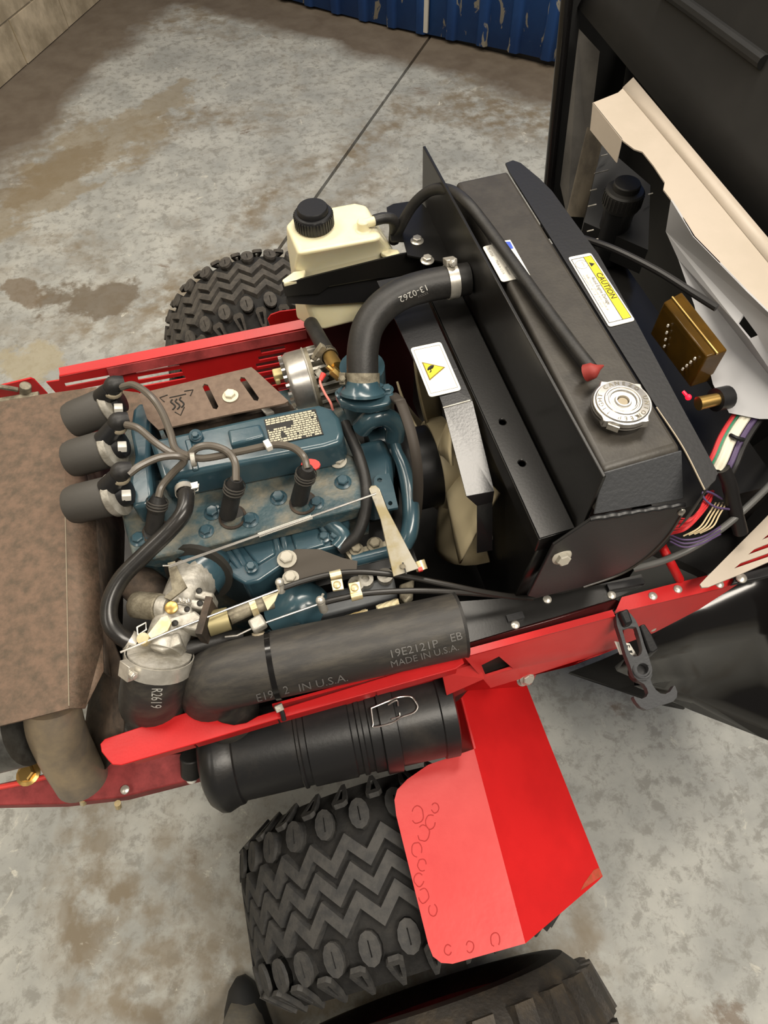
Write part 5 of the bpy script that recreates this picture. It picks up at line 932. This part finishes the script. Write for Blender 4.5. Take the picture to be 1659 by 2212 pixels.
sump = MB().box((0.592, 0.68, 0.68), (0.195, 0.60, 0.38)); tag(obj('hydraulic_tank', sump, BLACK), 'black hydraulic tank in the shadow between the baffle and cream bracket', 'tank')
md = thing('relay_module', 'amber see-through relay module with a dark circuit board and glowing red light', 'relay', A(1480, 760, .95)); zmod = 1.045
mt = [A(1434, 652, zmod), A(1473, 630, zmod), A(1572, 756, zmod), A(1527, 770, zmod)]
obj('amber_case', MB().prism(mt, (0, 0, -0.060)), AMBER, md, bevel=0.002)
obj('case_seam', MB().tube([A(1452, 642, zmod + .001), A(1550, 764, zmod + .001)], 0.0018, 8, 0), BRASS, md)
cm = sum(mt, V()) / 4; obj('circuit_board', MB().prism([cm + (p - cm) * 0.93 - V((0, 0, .010)) for p in mt], (0, 0, -0.046)), INK, md)
fm0, fm1 = mt[0], mt[3]
for k in range(4): obj('solder_pin', MB().box(fm0 + (fm1 - fm0) * (0.24 + .03 * k) + V((-0.003, -0.002, -0.018 - .010 * k)), (0.0022, 0.0022, 0.004)), WHITE, md)
for k in range(4): obj('solder_pin', MB().box(fm0 + (fm1 - fm0) * (0.86 - .03 * k) + V((-0.003, -0.002, -0.016 - .010 * k)), (0.0022, 0.0022, 0.004)), WHITE, md)
obj('red_light', MB().ball(A(1487, 858, .995), 0.0042), LED, md, label='glowing red indicator light'); obj('red_glow_tube', MB().tube([A(1476, 846, .995), A(1490, 862, .995)], 0.0022, 8, 0), LED, md)
obj('brass_plug', MB().tube([A(1508, 872, 1.0), A(1552, 862, 1.0)], [0.0095, 0.0085], 16, 0), BRASS, md); obj('plug_socket', MB().tube([A(1545, 864, .998), A(1572, 858, .995)], 0.016, 18, 0), DARK, md)
lk_ = thing('hood_cable', 'thin black cable crossing from the baffle to the cream bracket', 'cable', A(1400, 570, 1.05)); obj('cable', MB().tube([A(1262, 516, 1.06), A(1330, 540, 1.075), A(1420, 585, 1.085), A(1500, 635, 1.09), A(1548, 665, 1.09)], 0.0052, 10), WK, lk_)
# wire looms
def loom(name, label, items, tie=None):
    t = thing(name, label, 'wiring', A(*items[0][1][-1]) - V((0, 0, 0.01)))
    for m_, pts, r in items: obj('wire', MB().tube([A(*p) for p in pts], r, 8, 6), m_, t)
    if tie: obj('tie', MB().tube([A(*p) for p in tie], 0.003, 8, 3), DARK, t)
    return t
hb0 = [(1690, 800, .99), (1640, 850, .985), (1600, 900, .975), (1572, 945, .965), (1555, 985, .955), (1542, 1010, .945)]
def shift(pts, dx, dy=0, dz=0): return [(x + dx, y + dy, z + dz) for x, y, z in pts]
loom('wire_loom', 'bundle of red, green, white and purple wires strapped together by the hood', [(WR, shift(hb0, -14, -4), 0.0035), (WG, shift(hb0, -7, 0), 0.0028), (WW, shift(hb0, 2, 3, .002), 0.0042), (WW, shift(hb0, 12, 6, .002), 0.0042), (WP, shift(hb0, 26, 10), 0.0040), (WK, shift(hb0, 34, 14, -.004), 0.0055)], [(1578, 940, .972), (1590, 946, .976), (1606, 950, .972)])
reds = []; random.seed(5)
for k in range(12):
    e = k / 11; reds.append((WR, [(1446 + 4 * e, 1150 - 34 * e + 8 * random.random(), .895), (1478 + 10 * e, 1146 - 26 * e, .908 + .006 * random.random()), (1504 + 6 * e, 1124 - 22 * e, .912), (1520 + 14 * random.random(), 1090 - 16 * e, .905), (1534 + 8 * random.random(), 1066 - 6 * e, .89)], 0.0011))
for k in range(4): reds.append((WT, [(1476 + k * 12, 1158 - k * 2, .897), (1510 + k * 10, 1140 - k, .908), (1530 + k * 8, 1112, .908), (1546 + k * 8, 1086, .89)], 0.0011))
for k in range(3): reds.append((WP, [(1448, 1156 + k * 7, .89), (1478, 1166 + k * 8, .897), (1516, 1160 + k * 7, .90), (1556, 1138 + k * 8, .89)], 0.0013))
reds.append((WP, [(1560, 1078, .905), (1535, 1064, .915), (1519, 1063, .918), (1522, 1078, .915), (1545, 1095, .91), (1575, 1100, .90)], 0.0016))
loom('wire_loom', 'fan of loose red, tan and purple wires behind the radiator side plate', reds)
hose('battery_cable', 'thick red cable dropping into the dark bay behind the radiator plate', [(1425, 1170, .84), (1438, 1195, .84), (1452, 1222, .83), (1468, 1252, .80)], 0.0065, RED, 'cable')
hose('corrugated_loom', 'black corrugated wire sleeve hanging from the coloured wire bundle', [(1560, 1012, .95), (1575, 1045, .93), (1585, 1090, .90), (1600, 1150, .86)], 0.010, WK, 'wiring')
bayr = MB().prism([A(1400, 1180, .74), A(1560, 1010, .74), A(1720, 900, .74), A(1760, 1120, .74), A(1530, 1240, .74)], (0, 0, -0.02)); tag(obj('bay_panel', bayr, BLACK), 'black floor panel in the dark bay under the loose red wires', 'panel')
# ================================================================== LATCH
la = thing('hood_latch', 'grey-black rubber hood latch strap with a T-shaped pull end', 'latch', A(1400, 1450, .68))
def LP(x, y): return A(1290 + x * .1145, 1300 + y * .1145, .815 - .085 * y / 2000)
lo_ = [(352, 230), (420, 180), (560, 160), (640, 230), (720, 330), (800, 490), (890, 800), (985, 1060), (1040, 1250), (1040, 1380), (1010, 1470), (1050, 1570), (1110, 1660), (1200, 1730), (1290, 1740), (1380, 1690), (1450, 1580), (1475, 1590), (1515, 1700), (1505, 1800), (1440, 1880), (1330, 1920), (1150, 1965), (1040, 2020), (930, 2040), (820, 1990), (740, 1900), (690, 1810), (700, 1780), (760, 1815), (850, 1830), (930, 1790), (965, 1720), (940, 1640), (880, 1550), (790, 1500), (700, 1420), (660, 1320), (620, 1200), (540, 1000), (450, 680), (370, 430)]
hole = [(475, 520), (560, 500), (640, 470), (735, 480), (775, 600), (820, 760), (850, 900), (830, 980), (770, 1025), (700, 1030), (630, 985), (585, 900), (530, 720)]
obj('strap', MB().plate([LP(*p) for p in lo_], [[LP(*p) for p in hole], [LP(862 + 108 * math.cos(k * math.pi / 8), 1265 + 108 * math.sin(k * math.pi / 8)) for k in range(16)]], (0, 0.002, -0.012)), LATCHM, la, bevel=0.0015)
obj('keeper', MB().prism([LP(370, 240) + V((0, 0, .012)), LP(540, 180) + V((0, 0, .012)), LP(640, 450) + V((0, 0, .012)), LP(480, 500) + V((0, 0, .012))], (0, 0, -0.026)), DARK, la, bevel=0.003)
obj('thumb_cup', MB().cyl(LP(862, 1265) - V((0, 0, .022)), LP(862, 1265) - V((0, 0, .009)), 0.015, 20), DARK, la); obj('thumb_rim', MB().lathe([(0.0115, 0.0), (0.0135, 0.0012), (0.0145, 0.0)], LP(855, 1262), V((0, -0.25, 1)), 24, caps=False), LATCHM, la)
obj('anchor', MB().prism([LP(800, 440), LP(900, 410), LP(1040, 620), LP(1170, 880), LP(1060, 960), LP(980, 940)], (0, 0.0, -0.03)), DARK, la, bevel=0.002)
stq = [LP(400, 650), LP(690, 690), LP(840, 930), LP(500, 900)]; stk = obj('rail_sticker', MB().prism([p - V((0, 0, .020)) for p in stq], (0, 0, -0.001)), WHITE, fr, label='small white sticker with black mark')
obj('print', MB().add([LP(*p) - V((0, 0, .0194)) for p in ((580, 860), (730, 825), (750, 880))], [(0, 1, 2)]), INK, stk); text(stk, 'E', 0.010, LP(640, 750) - V((0, 0, .0194)), LP(640, 850) - LP(620, 700), LP(750, 740) - LP(600, 760), INK, 'print')
# ================================================================== PHOTOGRAPHER'S FOOT
pe = thing('person', 'foot in a dark shoe with a khaki trouser leg, standing beside the near tyre', 'person', A(520, 2190, 0.0))
tp0 = A(528, 2104, .05); sx, sy = tp0.x - 0.012, tp0.y; n = 18
def body(secs, zmin=0.002):
    vs = [V((sx + cx_ + w * math.cos(2 * math.pi * k / n), sy + cy_ + d * math.sin(2 * math.pi * k / n), z)) for z, w, d, cx_, cy_ in secs for k in range(n)]; m_ = len(secs)
    return MB().add(vs, [(i * n + k, i * n + (k + 1) % n, (i + 1) * n + (k + 1) % n, (i + 1) * n + k) for i in range(m_ - 1) for k in range(n)] + [tuple(range(n)), tuple((m_ - 1) * n + k for k in range(n))])
obj('shoe', body([(.002, .046, .135, 0, -.137), (.022, .050, .140, 0, -.138), (.045, .049, .138, 0, -.139), (.065, .044, .125, 0, -.150), (.085, .038, .10, 0, -.175), (.10, .032, .08, 0, -.19)]), BOOT, pe, sharp=70)
lv = []
for z, w, d, cy_ in ((.055, .052, .125, -.162), (.085, .055, .122, -.165), (.12, .058, .112, -.172), (.20, .062, .092, -.19), (.32, .066, .084, -.20), (.46, .074, .086, -.21)):
    for k in range(24):
        a = 2 * math.pi * k / 24; f = 1 + .05 * math.sin(7 * a + z * 14) * (1 if z < .25 else .4); lv.append(V((sx - 0.10 * max(0, z - .06) + w * math.cos(a) * f, sy + cy_ + d * math.sin(a) * f, z + (.012 * math.cos(2 * a) if z < .1 else 0))))
obj('trouser_leg', MB().add(lv, [(i * 24 + k, i * 24 + (k + 1) % 24, (i + 1) * 24 + (k + 1) % 24, (i + 1) * 24 + k) for i in range(5) for k in range(24)] + [tuple(range(24)), tuple(120 + k for k in range(24))]), KHAKI, pe, sharp=80)
